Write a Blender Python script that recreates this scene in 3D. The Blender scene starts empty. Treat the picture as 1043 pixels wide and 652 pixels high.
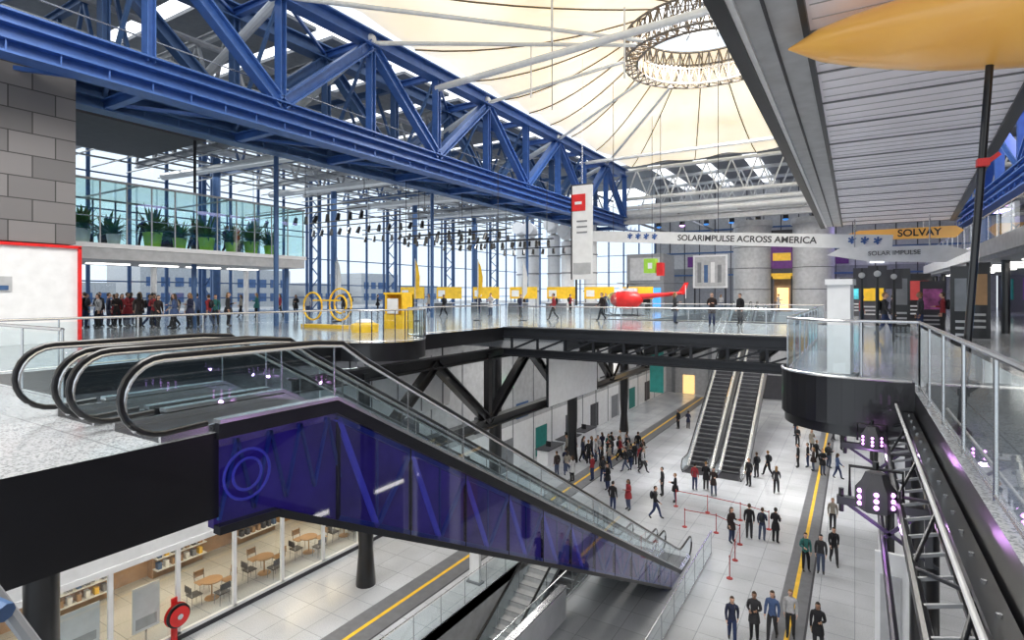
import bpy, bmesh, math, random
from mathutils import Vector, Matrix
random.seed(7)
sc = bpy.context.scene
try:
    sc.view_settings.view_transform = 'Standard'
except Exception: pass
R = random.random
def U(a, b): return a + (b - a) * random.random()

# ------------------------------------------------------------------ materials
def nt(name):
    m = bpy.data.materials.new(name); m.use_nodes = True
    t = m.node_tree; t.nodes.clear()
    o = t.nodes.new('ShaderNodeOutputMaterial')
    return m, t, o
def mat(name, col, rough=.5, metal=0., scale=3., var=.12, emit=0., ecol=None, coat=0.):
    m, t, o = nt(name)
    b = t.nodes.new('ShaderNodeBsdfPrincipled')
    tc = t.nodes.new('ShaderNodeTexCoord')
    n = t.nodes.new('ShaderNodeTexNoise'); n.inputs['Scale'].default_value = scale
    n.inputs['Detail'].default_value = 4
    r = t.nodes.new('ShaderNodeValToRGB')
    c = Vector(col)
    a = c * (1 - var); d = Vector([min(1, x * (1 + var)) for x in c])
    r.color_ramp.elements[0].position = .3; r.color_ramp.elements[1].position = .7
    r.color_ramp.elements[0].color = (*a, 1); r.color_ramp.elements[1].color = (*d, 1)
    t.links.new(tc.outputs['Object'], n.inputs['Vector'])
    t.links.new(n.outputs['Fac'], r.inputs['Fac'])
    t.links.new(r.outputs['Color'], b.inputs['Base Color'])
    b.inputs['Roughness'].default_value = rough; b.inputs['Metallic'].default_value = metal
    b.inputs['Coat Weight'].default_value = coat
    if emit:
        b.inputs['Emission Strength'].default_value = emit
        b.inputs['Emission Color'].default_value = (*(ecol or col), 1)
    t.links.new(b.outputs[0], o.inputs[0])
    return m
def glassmat(name, tint=(.93, .97, .98), base=.06, rough=.02, grazing=.9, gcol=(1, 1, 1)):
    m, t, o = nt(name)
    tr = t.nodes.new('ShaderNodeBsdfTransparent'); tr.inputs[0].default_value = (*tint, 1)
    g = t.nodes.new('ShaderNodeBsdfGlossy'); g.inputs['Roughness'].default_value = rough
    g.inputs[0].default_value = (*gcol, 1)
    f = t.nodes.new('ShaderNodeLayerWeight'); f.inputs[0].default_value = .5
    pw = t.nodes.new('ShaderNodeMath'); pw.operation = 'POWER'; pw.inputs[1].default_value = 4.5
    mu = t.nodes.new('ShaderNodeMath'); mu.operation = 'MULTIPLY_ADD'; mu.inputs[1].default_value = grazing; mu.inputs[2].default_value = base; mu.use_clamp = True
    mx = t.nodes.new('ShaderNodeMixShader')
    t.links.new(f.outputs['Facing'], pw.inputs[0]); t.links.new(pw.outputs[0], mu.inputs[0]); t.links.new(mu.outputs[0], mx.inputs[0])
    t.links.new(tr.outputs[0], mx.inputs[1]); t.links.new(g.outputs[0], mx.inputs[2])
    t.links.new(mx.outputs[0], o.inputs[0])
    return m
def floormat(name, base, dark, line, tile=1.2, rough=.25, speck=40):
    m, t, o = nt(name)
    b = t.nodes.new('ShaderNodeBsdfPrincipled'); b.inputs['Roughness'].default_value = rough
    tc = t.nodes.new('ShaderNodeTexCoord')
    br = t.nodes.new('ShaderNodeTexBrick'); br.offset = 0; br.inputs['Scale'].default_value = 1
    br.inputs['Brick Width'].default_value = tile; br.inputs['Row Height'].default_value = tile
    br.inputs['Mortar Size'].default_value = .012
    br.inputs['Color1'].default_value = (*base, 1)
    br.inputs['Color2'].default_value = (*[x * .88 for x in base], 1)
    br.inputs['Mortar'].default_value = (*line, 1)
    n = t.nodes.new('ShaderNodeTexNoise'); n.inputs['Scale'].default_value = speck; n.inputs['Detail'].default_value = 3
    r = t.nodes.new('ShaderNodeValToRGB'); r.color_ramp.elements[0].position = .38; r.color_ramp.elements[1].position = .52
    n2 = t.nodes.new('ShaderNodeTexNoise'); n2.inputs['Scale'].default_value = .35
    r2 = t.nodes.new('ShaderNodeMapRange'); r2.inputs[1].default_value = .3; r2.inputs[2].default_value = .7
    r2.inputs[3].default_value = .78; r2.inputs[4].default_value = 1.05
    mx = t.nodes.new('ShaderNodeMixRGB'); mx.inputs[1].default_value = (*dark, 1)
    m2 = t.nodes.new('ShaderNodeMixRGB'); m2.blend_type = 'MULTIPLY'; m2.inputs[0].default_value = 1
    L = t.links.new
    L(tc.outputs['Object'], br.inputs['Vector']); L(tc.outputs['Object'], n.inputs['Vector']); L(tc.outputs['Object'], n2.inputs['Vector'])
    L(n.outputs['Fac'], r.inputs[0]); L(r.outputs[0], mx.inputs[0]); L(br.outputs['Color'], mx.inputs[2])
    L(n2.outputs['Fac'], r2.inputs[0]); L(mx.outputs[0], m2.inputs[1]); L(r2.outputs[0], m2.inputs[2])
    L(m2.outputs[0], b.inputs['Base Color']); L(b.outputs[0], o.inputs[0])
    return m
def blockmat(name, c1, c2, mort, w, h):
    m, t, o = nt(name)
    b = t.nodes.new('ShaderNodeBsdfPrincipled'); b.inputs['Roughness'].default_value = .8
    tc = t.nodes.new('ShaderNodeTexCoord'); s = t.nodes.new('ShaderNodeSeparateXYZ'); c = t.nodes.new('ShaderNodeCombineXYZ')
    ad = t.nodes.new('ShaderNodeMath'); ad.operation = 'ADD'
    br = t.nodes.new('ShaderNodeTexBrick'); br.inputs['Scale'].default_value = 1
    br.inputs['Brick Width'].default_value = w; br.inputs['Row Height'].default_value = h
    br.inputs['Mortar Size'].default_value = .02
    br.inputs['Color1'].default_value = (*c1, 1); br.inputs['Color2'].default_value = (*c2, 1); br.inputs['Mortar'].default_value = (*mort, 1)
    L = t.links.new
    L(tc.outputs['Object'], s.inputs[0]); L(s.outputs[0], ad.inputs[0]); L(s.outputs[1], ad.inputs[1])
    L(ad.outputs[0], c.inputs[0]); L(s.outputs[2], c.inputs[1]); L(c.outputs[0], br.inputs['Vector'])
    L(br.outputs['Color'], b.inputs['Base Color']); L(b.outputs[0], o.inputs[0])
    return m
def fabric(name, col, strength):
    m, t, o = nt(name)
    tc = t.nodes.new('ShaderNodeTexCoord')
    n = t.nodes.new('ShaderNodeTexNoise'); n.inputs['Scale'].default_value = .13; n.inputs['Detail'].default_value = 4
    r = t.nodes.new('ShaderNodeValToRGB')
    r.color_ramp.elements[0].position = .33; r.color_ramp.elements[1].position = .66
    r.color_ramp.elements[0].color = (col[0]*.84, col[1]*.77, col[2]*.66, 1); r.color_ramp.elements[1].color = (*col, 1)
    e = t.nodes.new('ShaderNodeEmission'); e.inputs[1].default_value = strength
    d = t.nodes.new('ShaderNodeBsdfDiffuse'); a = t.nodes.new('ShaderNodeAddShader')
    L = t.links.new
    L(tc.outputs['Object'], n.inputs['Vector']); L(n.outputs['Fac'], r.inputs[0]); L(r.outputs[0], e.inputs[0]); L(r.outputs[0], d.inputs[0])
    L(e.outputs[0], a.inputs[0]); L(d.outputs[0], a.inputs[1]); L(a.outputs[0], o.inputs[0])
    return m

BLUE = mat('blue_steel', (.042, .115, .36), .4, .1)
BLUE2 = mat('dull_blue_steel', (.055, .12, .27), .45, .1)
BLUEV = mat('self_lit_violet_steel', (.1, .12, .55), .35, emit=.09, ecol=(.25, .3, 1))  # emits on its own; imitates reflections in the escalator side panel
WHT = mat('white_paint', (.8, .81, .83), .4, var=.05)
PIPE = mat('white_pipe', (.66, .68, .7), .35, var=.06)
BLK = mat('black_paint', (.008, .008, .01), .3, coat=.3)
DARK = mat('dark_steel', (.018, .02, .026), .4, .3)
GREY = mat('grey_panel', (.22, .23, .25), .5)
LGREY = mat('light_grey_panel', (.45, .46, .48), .5)
DGREY = mat('dark_grey_panel', (.05, .05, .06), .6)
RINGM = mat('ring_steel', (.16, .14, .12), .5)
STEEL = mat('brushed_steel', (.65, .66, .68), .25, .9, var=.05)
RED = mat('red_paint', (.7, .02, .02), .4)
BELT = mat('barrier_red', (.4, .04, .04), .6)
YEL = mat('yellow_paint', (.9, .55, .03), .45)
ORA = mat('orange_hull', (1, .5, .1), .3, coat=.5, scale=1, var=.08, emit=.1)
LIME = mat('lime_planter', (.35, .65, .06), .5)
LEAF = mat('leaf_green', (.03, .16, .03), .5, var=.4)
WOOD = mat('warm_wood', (.4, .24, .12), .5)
SEAM = mat('seam_brown', (.17, .12, .07), .7)
FABR = fabric('tent_fabric', (1., .94, .8), .84)  # emission replaces daylight passing through the cloth
SKYL = mat('skylight_white', (.9, .95, 1), .5, emit=1.8, ecol=(.92, .96, 1))
LAMP = mat('lamp_white', (1, 1, 1), .5, emit=5, ecol=(1, .97, .9))
WARM = mat('lamp_warm', (1, .8, .5), .5, emit=1.1, ecol=(1, .6, .2))
WARM2 = mat('lamp_cafe', (1, .8, .5), .5, emit=6, ecol=(1, .75, .45))
PURL = mat('lamp_purple', (.7, .3, 1), .5, emit=4, ecol=(.85, .4, 1))
GREENL = mat('sign_green', (.1, .9, .3), .5, emit=.9, ecol=(.1, .9, .3))
BLUEL = mat('screen_blue', (.1, .4, .9), .3, emit=.7, ecol=(.05, .3, 1))
CYANL = mat('screen_cyan', (.1, .5, .6), .3, emit=.4, ecol=(.05, .6, .7), scale=2, var=.6)
PINKL = mat('poster_magenta', (.4, .1, .3), .5, scale=3, var=.6)
TEAL = mat('banner_teal', (.02, .22, .2), .6)
PURP = mat('banner_purple', (.13, .03, .2), .6)
GLS = glassmat('clear_glass', (.88, .95, .97), .07)
GLSG = glassmat('green_glass', (.78, .93, .92), .12)
GLSW = glassmat('facade_glass', (.9, .96, 1), .04)
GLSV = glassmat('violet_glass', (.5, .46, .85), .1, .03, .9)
VBACK = mat('self_lit_violet_backing', (.045, .03, .16), .3, scale=.7, var=.9, emit=.1, ecol=(.1, .06, .5))  # violet emission put in to imitate the panel's reflected colour
WING = mat('wing_skin', (.76, .74, .79), .35, scale=.8, var=.08, emit=.1, ecol=(.9, .88, 1))  # slight emission added to brighten the underside
FLO = floormat('ground_tiles', (.66, .68, .72), (.48, .51, .55), (.26, .28, .31), 1.25, .22, 30)
FLU = floormat('terrazzo_upper', (.44, .46, .49), (.2, .215, .24), (.24, .25, .27), 1.5, .14, 38)
BRK = blockmat('grey_blocks', (.14, .135, .14), (.21, .2, .205), (.05, .05, .05), 1.3, .75)
STRIP = mat('dark_floor_strip', (.16, .165, .18), .5)
STEPM = mat('step_metal', (.1, .1, .11), .35, .8)
CONC = mat('concrete', (.36, .35, .35), .8)

# ------------------------------------------------------------------ mesh builder
class MB:
    def __init__(s): s.v = []; s.f = []; s.m = []; s.mats = []
    def mi(s, m):
        if m not in s.mats: s.mats.append(m)
        return s.mats.index(m)
    def add(s, vs, fs, m):
        k = len(s.v); i = s.mi(m)
        s.v += [tuple(v) for v in vs]
        for f in fs: s.f.append([k + a for a in f]); s.m.append(i)
    def box(s, x0, x1, y0, y1, z0, z1, m):
        s.add([(x0,y0,z0),(x1,y0,z0),(x1,y1,z0),(x0,y1,z0),(x0,y0,z1),(x1,y0,z1),(x1,y1,z1),(x0,y1,z1)],
              [(0,3,2,1),(4,5,6,7),(0,1,5,4),(1,2,6,5),(2,3,7,6),(3,0,4,7)], m)
    def frame(s, p0, p1):
        p0 = Vector(p0); p1 = Vector(p1); d = (p1 - p0).normalized()
        up = Vector((0, 0, 1)) if abs(d.z) < .99 else Vector((0, 1, 0))
        a = d.cross(up).normalized(); b = a.cross(d).normalized()
        return p0, p1, d, a, b
    def beam(s, p0, p1, w, h, m):
        p0, p1, d, a, b = s.frame(p0, p1)
        a = a * w / 2; b = b * h / 2
        vs = [p0-a-b, p0+a-b, p0+a+b, p0-a+b, p1-a-b, p1+a-b, p1+a+b, p1-a+b]
        s.add(vs, [(0,3,2,1),(4,5,6,7),(0,1,5,4),(1,2,6,5),(2,3,7,6),(3,0,4,7)], m)
    def ib(s, p0, p1, w, h, m):
        q0, q1, d, a, b = s.frame(p0, p1); t = min(.08, h * .15)
        o = b * (h / 2 - t / 2)
        s.beam(q0 + o, q1 + o, w, t, m); s.beam(q0 - o, q1 - o, w, t, m); s.beam(q0, q1, w * .2, h - 2 * t, m)
    def tube(s, p0, p1, r, m, n=8, r2=None):
        p0, p1, d, a, b = s.frame(p0, p1); r2 = r if r2 is None else r2
        vs = []
        for p, rr in ((p0, r), (p1, r2)):
            for i in range(n):
                t = 2 * math.pi * i / n; vs.append(p + a * rr * math.cos(t) + b * rr * math.sin(t))
        fs = [(i, (i+1) % n, n + (i+1) % n, n + i) for i in range(n)] + [tuple(range(n-1, -1, -1)), tuple(range(n, 2*n))]
        s.add(vs, fs, m)
    def path(s, pts, r, m, n=8, closed=False):
        pts = [Vector(p) for p in pts]; vs = []; N = len(pts)
        for i, p in enumerate(pts):
            if closed: d = pts[(i+1) % N] - pts[i-1]
            else: d = pts[min(i+1, N-1)] - pts[max(i-1, 0)]
            d.normalize()
            up = Vector((0,0,1)) if abs(d.z) < .97 else Vector((1,0,0))
            if abs(d.x) < 1e-4: a = Vector((1,0,0)); 
            else: a = d.cross(up).normalized()
            b = a.cross(d).normalized()
            for k in range(n):
                t = 2*math.pi*k/n; vs.append(p + a*r*math.cos(t) + b*r*math.sin(t))
        fs = []
        for i in range(N if closed else N-1):
            j = (i+1) % N
            for k in range(n): fs.append((i*n+k, i*n+(k+1)%n, j*n+(k+1)%n, j*n+k))
        if not closed: fs += [tuple(range(n-1,-1,-1)), tuple(range((N-1)*n, N*n))]
        s.add(vs, fs, m)
    def prism(s, poly, z0, z1, m, ms=None):
        n = len(poly)
        vs = [(x, y, z0) for x, y in poly] + [(x, y, z1) for x, y in poly]
        s.add(vs, [tuple(range(n-1,-1,-1)), tuple(range(n, 2*n))], m)
        s.add(vs, [(i, (i+1)%n, n+(i+1)%n, n+i) for i in range(n)], ms or m)
    def xprism(s, poly, x0, x1, m):
        n = len(poly)
        vs = [(x0, y, z) for y, z in poly] + [(x1, y, z) for y, z in poly]
        s.add(vs, [tuple(range(n-1,-1,-1)), tuple(range(n, 2*n))] + [(i, (i+1)%n, n+(i+1)%n, n+i) for i in range(n)], m)
    def ball(s, c, r, m, nu=14, nv=8, keep=None):
        vs = []; fs = []
        for j in range(nv+1):
            t = math.pi*j/nv
            for i in range(nu):
                p = 2*math.pi*i/nu
                vs.append((c[0]+r[0]*math.sin(t)*math.cos(p), c[1]+r[1]*math.sin(t)*math.sin(p), c[2]+r[2]*math.cos(t)))
        for j in range(nv):
            for i in range(nu):
                f = (j*nu+i, (j+1)*nu+i, (j+1)*nu+(i+1)%nu, j*nu+(i+1)%nu)
                if keep:
                    cc = sum((Vector(vs[k]) for k in f), Vector())/4
                    if not keep(cc): continue
                fs.append(f)
        s.add(vs, fs, m)
    def lathe(s, c, prof, m, n=24):
        vs = []
        for r, z in prof:
            for i in range(n):
                t = 2*math.pi*i/n; vs.append((c[0]+r*math.cos(t), c[1]+r*math.sin(t), c[2]+z))
        fs = [(j*n+i, j*n+(i+1)%n, (j+1)*n+(i+1)%n, (j+1)*n+i) for j in range(len(prof)-1) for i in range(n)]
        s.add(vs, fs, m)
    def mesh(s, name, smooth=True):
        me = bpy.data.meshes.new(name); me.from_pydata(s.v, [], s.f)
        for m in s.mats: me.materials.append(m)
        me.polygons.foreach_set('material_index', s.m)
        if smooth:
            me.polygons.foreach_set('use_smooth', [True]*len(s.f))
            try: me.set_sharp_from_angle(angle=math.radians(35))
            except Exception: pass
        me.update(); return me
    def obj(s, name, parent=None, smooth=True):
        ob = bpy.data.objects.new(name, s.mesh(name, smooth)); sc.collection.objects.link(ob)
        if parent: ob.parent = parent
        return ob

def text(body, size, loc, rot, m, parent, name='lettering', ext=.01, off=0.):
    c = bpy.data.curves.new(name, 'FONT'); c.body = body; c.size = size; c.extrude = ext; c.offset = off
    c.align_x = 'CENTER'; c.align_y = 'CENTER'; c.materials.append(m)
    o = bpy.data.objects.new(name, c); o.location = loc; o.rotation_euler = rot
    sc.collection.objects.link(o); o.parent = parent; return o

def rail(name, pts, z, h=1.1, step=1.6, gm=None):
    m = MB(); gm = gm or GLS
    for (x0, y0), (x1, y1) in zip(pts[:-1], pts[1:]):
        L = math.hypot(x1-x0, y1-y0)
        if L < .4:
            m.add([(x0, y0, z+.08), (x1, y1, z+.08), (x1, y1, z+h-.08), (x0, y0, z+h-.08)], [(0, 1, 2, 3)], gm); continue
        n = max(1, round(L/step))
        for i in range(n+1):
            t = i/n; x = x0+(x1-x0)*t; y = y0+(y1-y0)*t
            m.tube((x, y, z), (x, y, z+h), .02, STEEL, 6)
            if i < n:
                x2 = x0+(x1-x0)*(i+1)/n; y2 = y0+(y1-y0)*(i+1)/n
                m.add([(x, y, z+.08), (x2, y2, z+.08), (x2, y2, z+h-.08), (x, y, z+h-.08)], [(0, 1, 2, 3)], gm)
    m.path([(x, y, z+h) for x, y in pts], .03, STEEL, 8)
    m.path([(x, y, z+.06) for x, y in pts], .02, STEEL, 6)
    return m.obj(name)

# ------------------------------------------------------------------ ground floor
Z1 = 10.8; ZB = 9.75
m = MB()
m.box(-60, -13.2, -15, 95, -.3, 0, FLO); m.box(-10.2, 16, -15, 95, -.3, 0, FLO)
m.box(-13.2, -10.2, -15, 12, -.3, 0, FLO); m.box(-13.2, -10.2, 24, 95, -.3, 0, FLO)
m.box(-13.4, -13.2, 12, 24, -5, 0, LGREY); m.box(-10.2, -10, 12, 24, -5, -.3, LGREY)
m.box(-13.4, -10, 11.8, 12, -5, -.3, LGREY); m.box(-13.4, -10, 24, 24.2, -5, -.3, LGREY); m.box(-13.4, -10, 12, 24, -5.2, -5, FLO)
m.obj('floor')
m = MB()
m.box(-16.5, -15.0, 2, 70, 0, .006, STRIP); m.box(-15.82, -15.66, 2, 70, .006, .012, YEL)
m.box(-2.6, -1.6, 6, 68, 0, .006, STRIP); m.box(-2.2, -2.04, 6, 68, .006, .012, YEL)
m.box(-1.6, -1.52, 6, 68, 0, .01, DGREY); m.box(-15.0, -14.93, 2, 70, 0, .01, DGREY)
m.obj('floor_guide_strips')
m = MB()
for i in range(24):
    y = 23.8-i*.42; z = -.2*(i+1)
    m.box(-13.2, -11.75, y-.42, y, z-.2, z, LGREY); m.box(-13.2, -11.75, y-.42, y-.38, z, z+.01, STRIP)
    m.box(-11.6, -10.3, y-.42, y, z-.2, z, STEPM); m.box(-11.6, -10.3, y-.42, y-.38, z, z+.01, LGREY)
m.xprism([(24.0, .15), (13.5, -4.7), (13.5, -5.1), (24.0, -.3)], -11.74, -11.62, DARK)
for x in (-13.1, -11.68, -10.3):
    m.path([(x, 24.2, 1.0), (x, 23.8, 1.0), (x, 14.5, -3.6), (x, 13.5, -3.8)], .05, BLK)
    m.path([(x, 24.2, .9), (x, 23.8, .9), (x, 14.5, -3.7), (x, 13.5, -3.9)], .025, STEEL)
    m.add([(x, 23.8, 0), (x, 23.8, .95), (x, 14.5, -3.65), (x, 14.5, -4.5)], [(0, 1, 2, 3)], GLS)
    for i in range(6): y = 23.8-i*1.8; m.tube((x, y, -i*.86-.2), (x, y, 1.0-i*.89), .02, STEEL)
m.obj('basement_staircase')
rail('stairwell_railing', [(-13.3, 24.2), (-13.3, 12), (-10.1, 12)], 0, 1.15)
rail('stairwell_railing', [(-10.1, 12), (-10.1, 24.4)], 0, 1.15)
m = MB(); m.box(-9.7, -9.5, 14, 19.5, 0, 1.2, WHT); m.box(-9.74, -9.46, 14, 19.5, 1.2, 1.26, STEEL); m.obj('low_partition')

# ------------------------------------------------------------------ level 1 slabs
arcR = [(0+1.3*math.cos(t), 13.5+1.3*math.sin(t)) for t in [math.pi*1.5-i*math.pi/2/10 for i in range(11)]]
arcL = [(-15.5+1.8*math.cos(t), 15.5+1.8*math.sin(t)) for t in [-math.pi/2+i*math.pi/14 for i in range(15)]]
m = MB()
m.prism([(-60, -8), (-6.7, -8), (-6.7, 4.0), (-14.5, 4.0), (-60, 4.0)], ZB, Z1, FLU, BLK)
left = [(-60, 4.0), (-15.5, 4.0)] + arcL + [(-15.5, 24.5), (-60, 24.5)]
m.prism(left, 10.15, Z1, FLU, BLK)
m.box(-60, -12, 24.5, 62, ZB, Z1, FLU)
m.box(-12, -1.3, 24.7, 36, 10.3, Z1, FLU)
right = [(16, -6), (16, 24.5), (-1.3, 24.5)] + arcR[::-1] + [(.9, 12.2), (.9, -6)]
m.prism(right, ZB+.1, Z1, FLU, BLK)
m.box(-1.3, 16, 24.5, 62, ZB, Z1, FLU); m.box(-60, 16, 62, 95, ZB, Z1, FLU)
m.obj('floor_level_1')
m = MB()
for y in (24.5, 36):
    m.ib((-15.5, y, 10.55), (-1.2, y, 10.55), .35, .55, DARK)
    m.ib((-15.5, y, 9.55), (-1.2, y, 9.55), .4, .4, DARK)
    for i in range(10):
        x = -15+i*1.5
        m.beam((x, y, 9.7), (x, y, 10.3), .12, .12, DARK)
        m.beam((x, y, 9.7), (x+1.5, y, 10.3), .08, .08, DARK)
for i in range(9): x = -14.5+i*1.6; m.ib((x, 24.7, 9.95), (x, 35.8, 9.95), .2, .5, DARK)
m.obj('footbridge_girder')
rail('glass_railing', [(-15.3, 24.56), (-1.5, 24.56)], Z1)
rail('glass_railing', [(-12, 35.9), (-1.5, 35.9)], Z1)
rail('glass_railing', [(-10.6, 3.8), (-15.4, 3.8), (-15.4, 13.7)] + [(x, y) for x, y in arcL[1:-1]] + [(-15.6, 17.3), (-15.6, 24.3)], Z1, 1.15)
rail('glass_railing', [(.98, -2), (.98, 12.3), (.1, 12.3)] + [(x+.05, y+.07) for x, y in arcR[1:]] + [(-1.22, 24.3)], Z1, 1.2)
m = MB()
sk = [(.9, 12.15)] + arcR
for a, b in zip(sk[:-1], sk[1:]):
    m.add([(a[0], a[1]-.06, 10.05), (b[0]-.05, b[1]-.05, 10.05), (b[0]-.05, b[1]-.05, 10.95), (a[0], a[1]-.06, 10.95)], [(0, 1, 2, 3)], BLK)
m.path([(x-.04, y-.05, 10.95) for x, y in sk], .03, STEEL)
m.obj('balcony_fascia_trim')

m = MB(); X = -15.9
m.ib((X, 12, 9.45), (X, 60, 9.45), .45, .5, BLK); m.ib((X, 12, 6.0), (X, 60, 6.0), .45, .5, BLK)
y = 15.2; k = 0
while y < 58:
    a = (X, y, 6.1 if k % 2 == 0 else 9.4); b = (X, y+4.2, 9.4 if k % 2 == 0 else 6.1)
    m.ib(a, b, .4, .42, BLK)
    if k % 2 == 0: m.beam((X, y, 6), (X, y, 9.5), .3, .3, BLK)
    y += 4.2; k += 1
m.obj('black_floor_truss')
m = MB()
for y in (17.3, 27.5, 38, 49): 
    m.lathe((-18, y, 0), [(.0, 0), (.42, 0), (.42, .15), (.3, 1.6), (.38, 3.2), (.38, ZB), (0, ZB)], BLK, 16)
m.lathe((-18, 6, 0), [(.38, 0), (.38, ZB)], BLK, 16)
m.obj('black_columns')
m = MB(); m.box(-15.6, -15.5, 29.4, 36.8, 5.8, 9.3, WHT)
for y in (29.4, 36.8): m.beam((-15.55, y, 5.8), (-15.55, y, 9.7), .12, .12, DARK)
m.obj('projection_screen')
m = MB()
m.xprism([(14.5, 6.6), (22.5, 7.0), (22.5, 9.0), (14.5, 9.6)], -17.6, -17.5, WHT)
for k in range(5): m.beam((-17.45, 15.5+k*1.6, 7.0), (-17.45, 15.5+k*1.6, 9.1), .04, .05, GREY)
for y in (16, 22): m.beam((-17.55, y, 9), (-17.55, y, 10.15), .05, .05, DARK)
m.obj('hanging_wall_panel')
m = MB(); m.box(-10.95, -10.1, 34.4, 34.44, 6.4, 9.5, TEAL); m.box(-10.7, -10.3, 34.36, 34.4, 8.2, 8.6, GREENL); m.tube((-11, 34.42, 9.55), (-10.05, 34.42, 9.55), .04, DARK)
m.obj('hanging_banner')

# ------------------------------------------------------------------ ground floor left: shops
m = MB(); X = -20.8
m.box(X-.15, X, -12, 24, 3.5, 4.3, WHT); m.box(X-.15, X, -12, 24, 4.3, ZB, DGREY)
m.box(X-.1, X, -12, 24, 0, .25, DGREY)
m.box(X-.15, X, 24, 72, 0, 3.2, WHT); m.box(X-.15, X, 24, 72, 3.2, ZB, LGREY)
for i in range(16): y = 25+i*3; m.box(X, X+.04, y, y+.08, 0, 9, GREY)
for i in range(8): y = 27+i*5.2; m.box(X, X+.03, y, y+1.8, .1, 2.3, [DGREY, GREY, TEAL, DGREY][i % 4]); m.box(X, X+.05, y+2.3, y+4, 3.5, 4.6, [DGREY, BLUE2][i % 2])
m.box(-60, X-6, -12, 72, 0, ZB, DGREY)
m.box(X-6, X, -12, 24, 3.5, 3.55, WHT)
m.box(X-6, X-5.95, -12, 24, 0, 3.5, WOOD)
m.obj('wall_left')
m = MB()
ys = [-2+2.15*i for i in range(13)]
for i, y in enumerate(ys[:-1]):
    y2 = ys[i+1]
    m.beam((X, y, .25), (X, y, 3.5), .12, .14, WHT)
    m.add([(X+.01, y, .25), (X+.01, y2, .25), (X+.01, y2, 3.5), (X+.01, y, 3.5)], [(0,1,2,3)], GLS)
m.beam((X, ys[0], 3.45), (X, ys[-1], 3.45), .14, .2, WHT); m.beam((X, ys[0], .28), (X, ys[-1], .28), .12, .12, WHT)
m.obj('window_1')
m = MB()
for i in range(9):
    y = -1+2.6*i
    m.box(X-3.2, X-3.0, y, y+.9, 3.4, 3.48, WARM2)
    m.box(X-4.9, X-4.7, y, y+.9, 3.4, 3.48, WARM2)
m.obj('shop_ceiling_lights')
m = MB()
for i in range(6):
    y = 1+3.9*i
    m.box(X-5.9, X-5.5, y, y+2.2, 0, 2.2, WOOD)
    for k in range(4):
        m.box(X-5.5, X-5.1, y, y+2.2, .4+k*.5, .43+k*.5, WHT)
        for j in range(7): m.box(X-5.45, X-5.2, y+.1+j*.3, y+.25+j*.3, .43+k*.5, .7+k*.5, random.choice([WOOD, YEL, BLUE2, GREY, WHT, DGREY]))
m.obj('shop_shelving')
m = MB()
for y, z, w, h in ((7.6, .9, 1.2, 1.3), (9.8, .5, .9, 1.6), (5.2, .6, 1.3, 1.2)):
    m.box(X-.9, X-.85, y, y+w, z, z+h, WHT); m.box(X-.85, X-.84, y+.1, y+w-.1, z+.1, z+h*.3, LGREY); m.beam((X-.88, y+w/2, 0), (X-.88, y+w/2, z), .05, .05, STEEL)
m.obj('shop_notice_boards')
def chair(mb, x, y, a, mm):
    c, s = math.cos(a), math.sin(a)
    P = lambda u, v, z: (x+u*c-v*s, y+u*s+v*c, z)
    for u in (-.2, .2):
        for v in (-.2, .2): mb.tube(P(u, v, 0), P(u*.9, v*.9, .45), .018, STEEL, 6)
    mb.beam(P(-.22, 0, .46), P(.22, 0, .46), .44, .04, mm)
    mb.beam(P(-.2, .2, .48), P(-.2, .26, .9), .03, .03, STEEL); mb.beam(P(.2, .2, .48), P(.2, .26, .9), .03, .03, STEEL)
    mb.beam(P(-.22, .25, .75), P(.22, .25, .75), .03, .25, mm)
for y in (13.2, 15.6, 18.0, 20.2):
    m = MB(); x = X-1.8
    m.lathe((x, y, 0), [(0, 0), (.28, 0), (.26, .03), (.03, .06), (.03, .72), (.4, .72), (.4, .76), (0, .76)], WOOD, 20); m.obj('cafe_table')
    for a in (0, 1.57, 3.14, 4.71):
        m = MB(); chair(m, x-.72*math.sin(a), y+.72*math.cos(a), a, DGREY if a > 2 else WOOD); m.obj('cafe_chair')
m = MB(); c = Vector((X+.4, 10.7, 1.15))
m.tube(c-Vector((.12, 0, 0)), c-Vector((.1, 0, 0)), .42, RED, 28); m.tube(c+Vector((.1, 0, 0)), c+Vector((.12, 0, 0)), .34, RED, 28)
for r in (.2, .27, .34, .38): m.path([(c.x+.02, c.y+r*math.cos(t*math.pi/12), c.z+r*math.sin(t*math.pi/12)) for t in range(24)], .035, BLK, 6, True)
m.tube(c-Vector((.3, 0, 0)), c+Vector((.16, 0, 0)), .1, STEEL); m.box(X+.1, X+.16, 10.6, 10.8, 0, 1.7, RED)
m.obj('fire_hose_reel')
m = MB()
m.box(-14.3, -13.8, 19.8, 19.95, 0, 2.3, WHT); m.box(-14.4, -13.7, 19.7, 20.05, 0, .08, GREY); m.obj('info_totem')
m = MB(); m.box(X, X+.4, 33, 33.5, 6, 6.5, GREENL); m.obj('exit_sign')
m = MB()
for i in range(3): m.box(-19.9, -19.0, 36+i*3.2, 38.4+i*3.2, 0, 1.1, WHT); m.box(-20, -18.9, 35.9+i*3.2, 38.5+i*3.2, 1.1, 1.16, DGREY); m.box(-19.7, -19.3, 37+i*3.2, 37.05+i*3.2, 1.16, 1.55, BLK)
m.obj('ticket_counter')
rail('queue_railing', [(-5.9, 15), (-5.9, 28)], 0, 1.1)
m = MB()
pts = [(-7.8, 30.5), (-6.2, 30.6), (-4.9, 29.8), (-4.8, 27.9), (-4.7, 26)]
pts2 = [(-3.9, 32.5), (-5.4, 33), (-7.2, 33.2), (-9, 33.2)]
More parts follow.
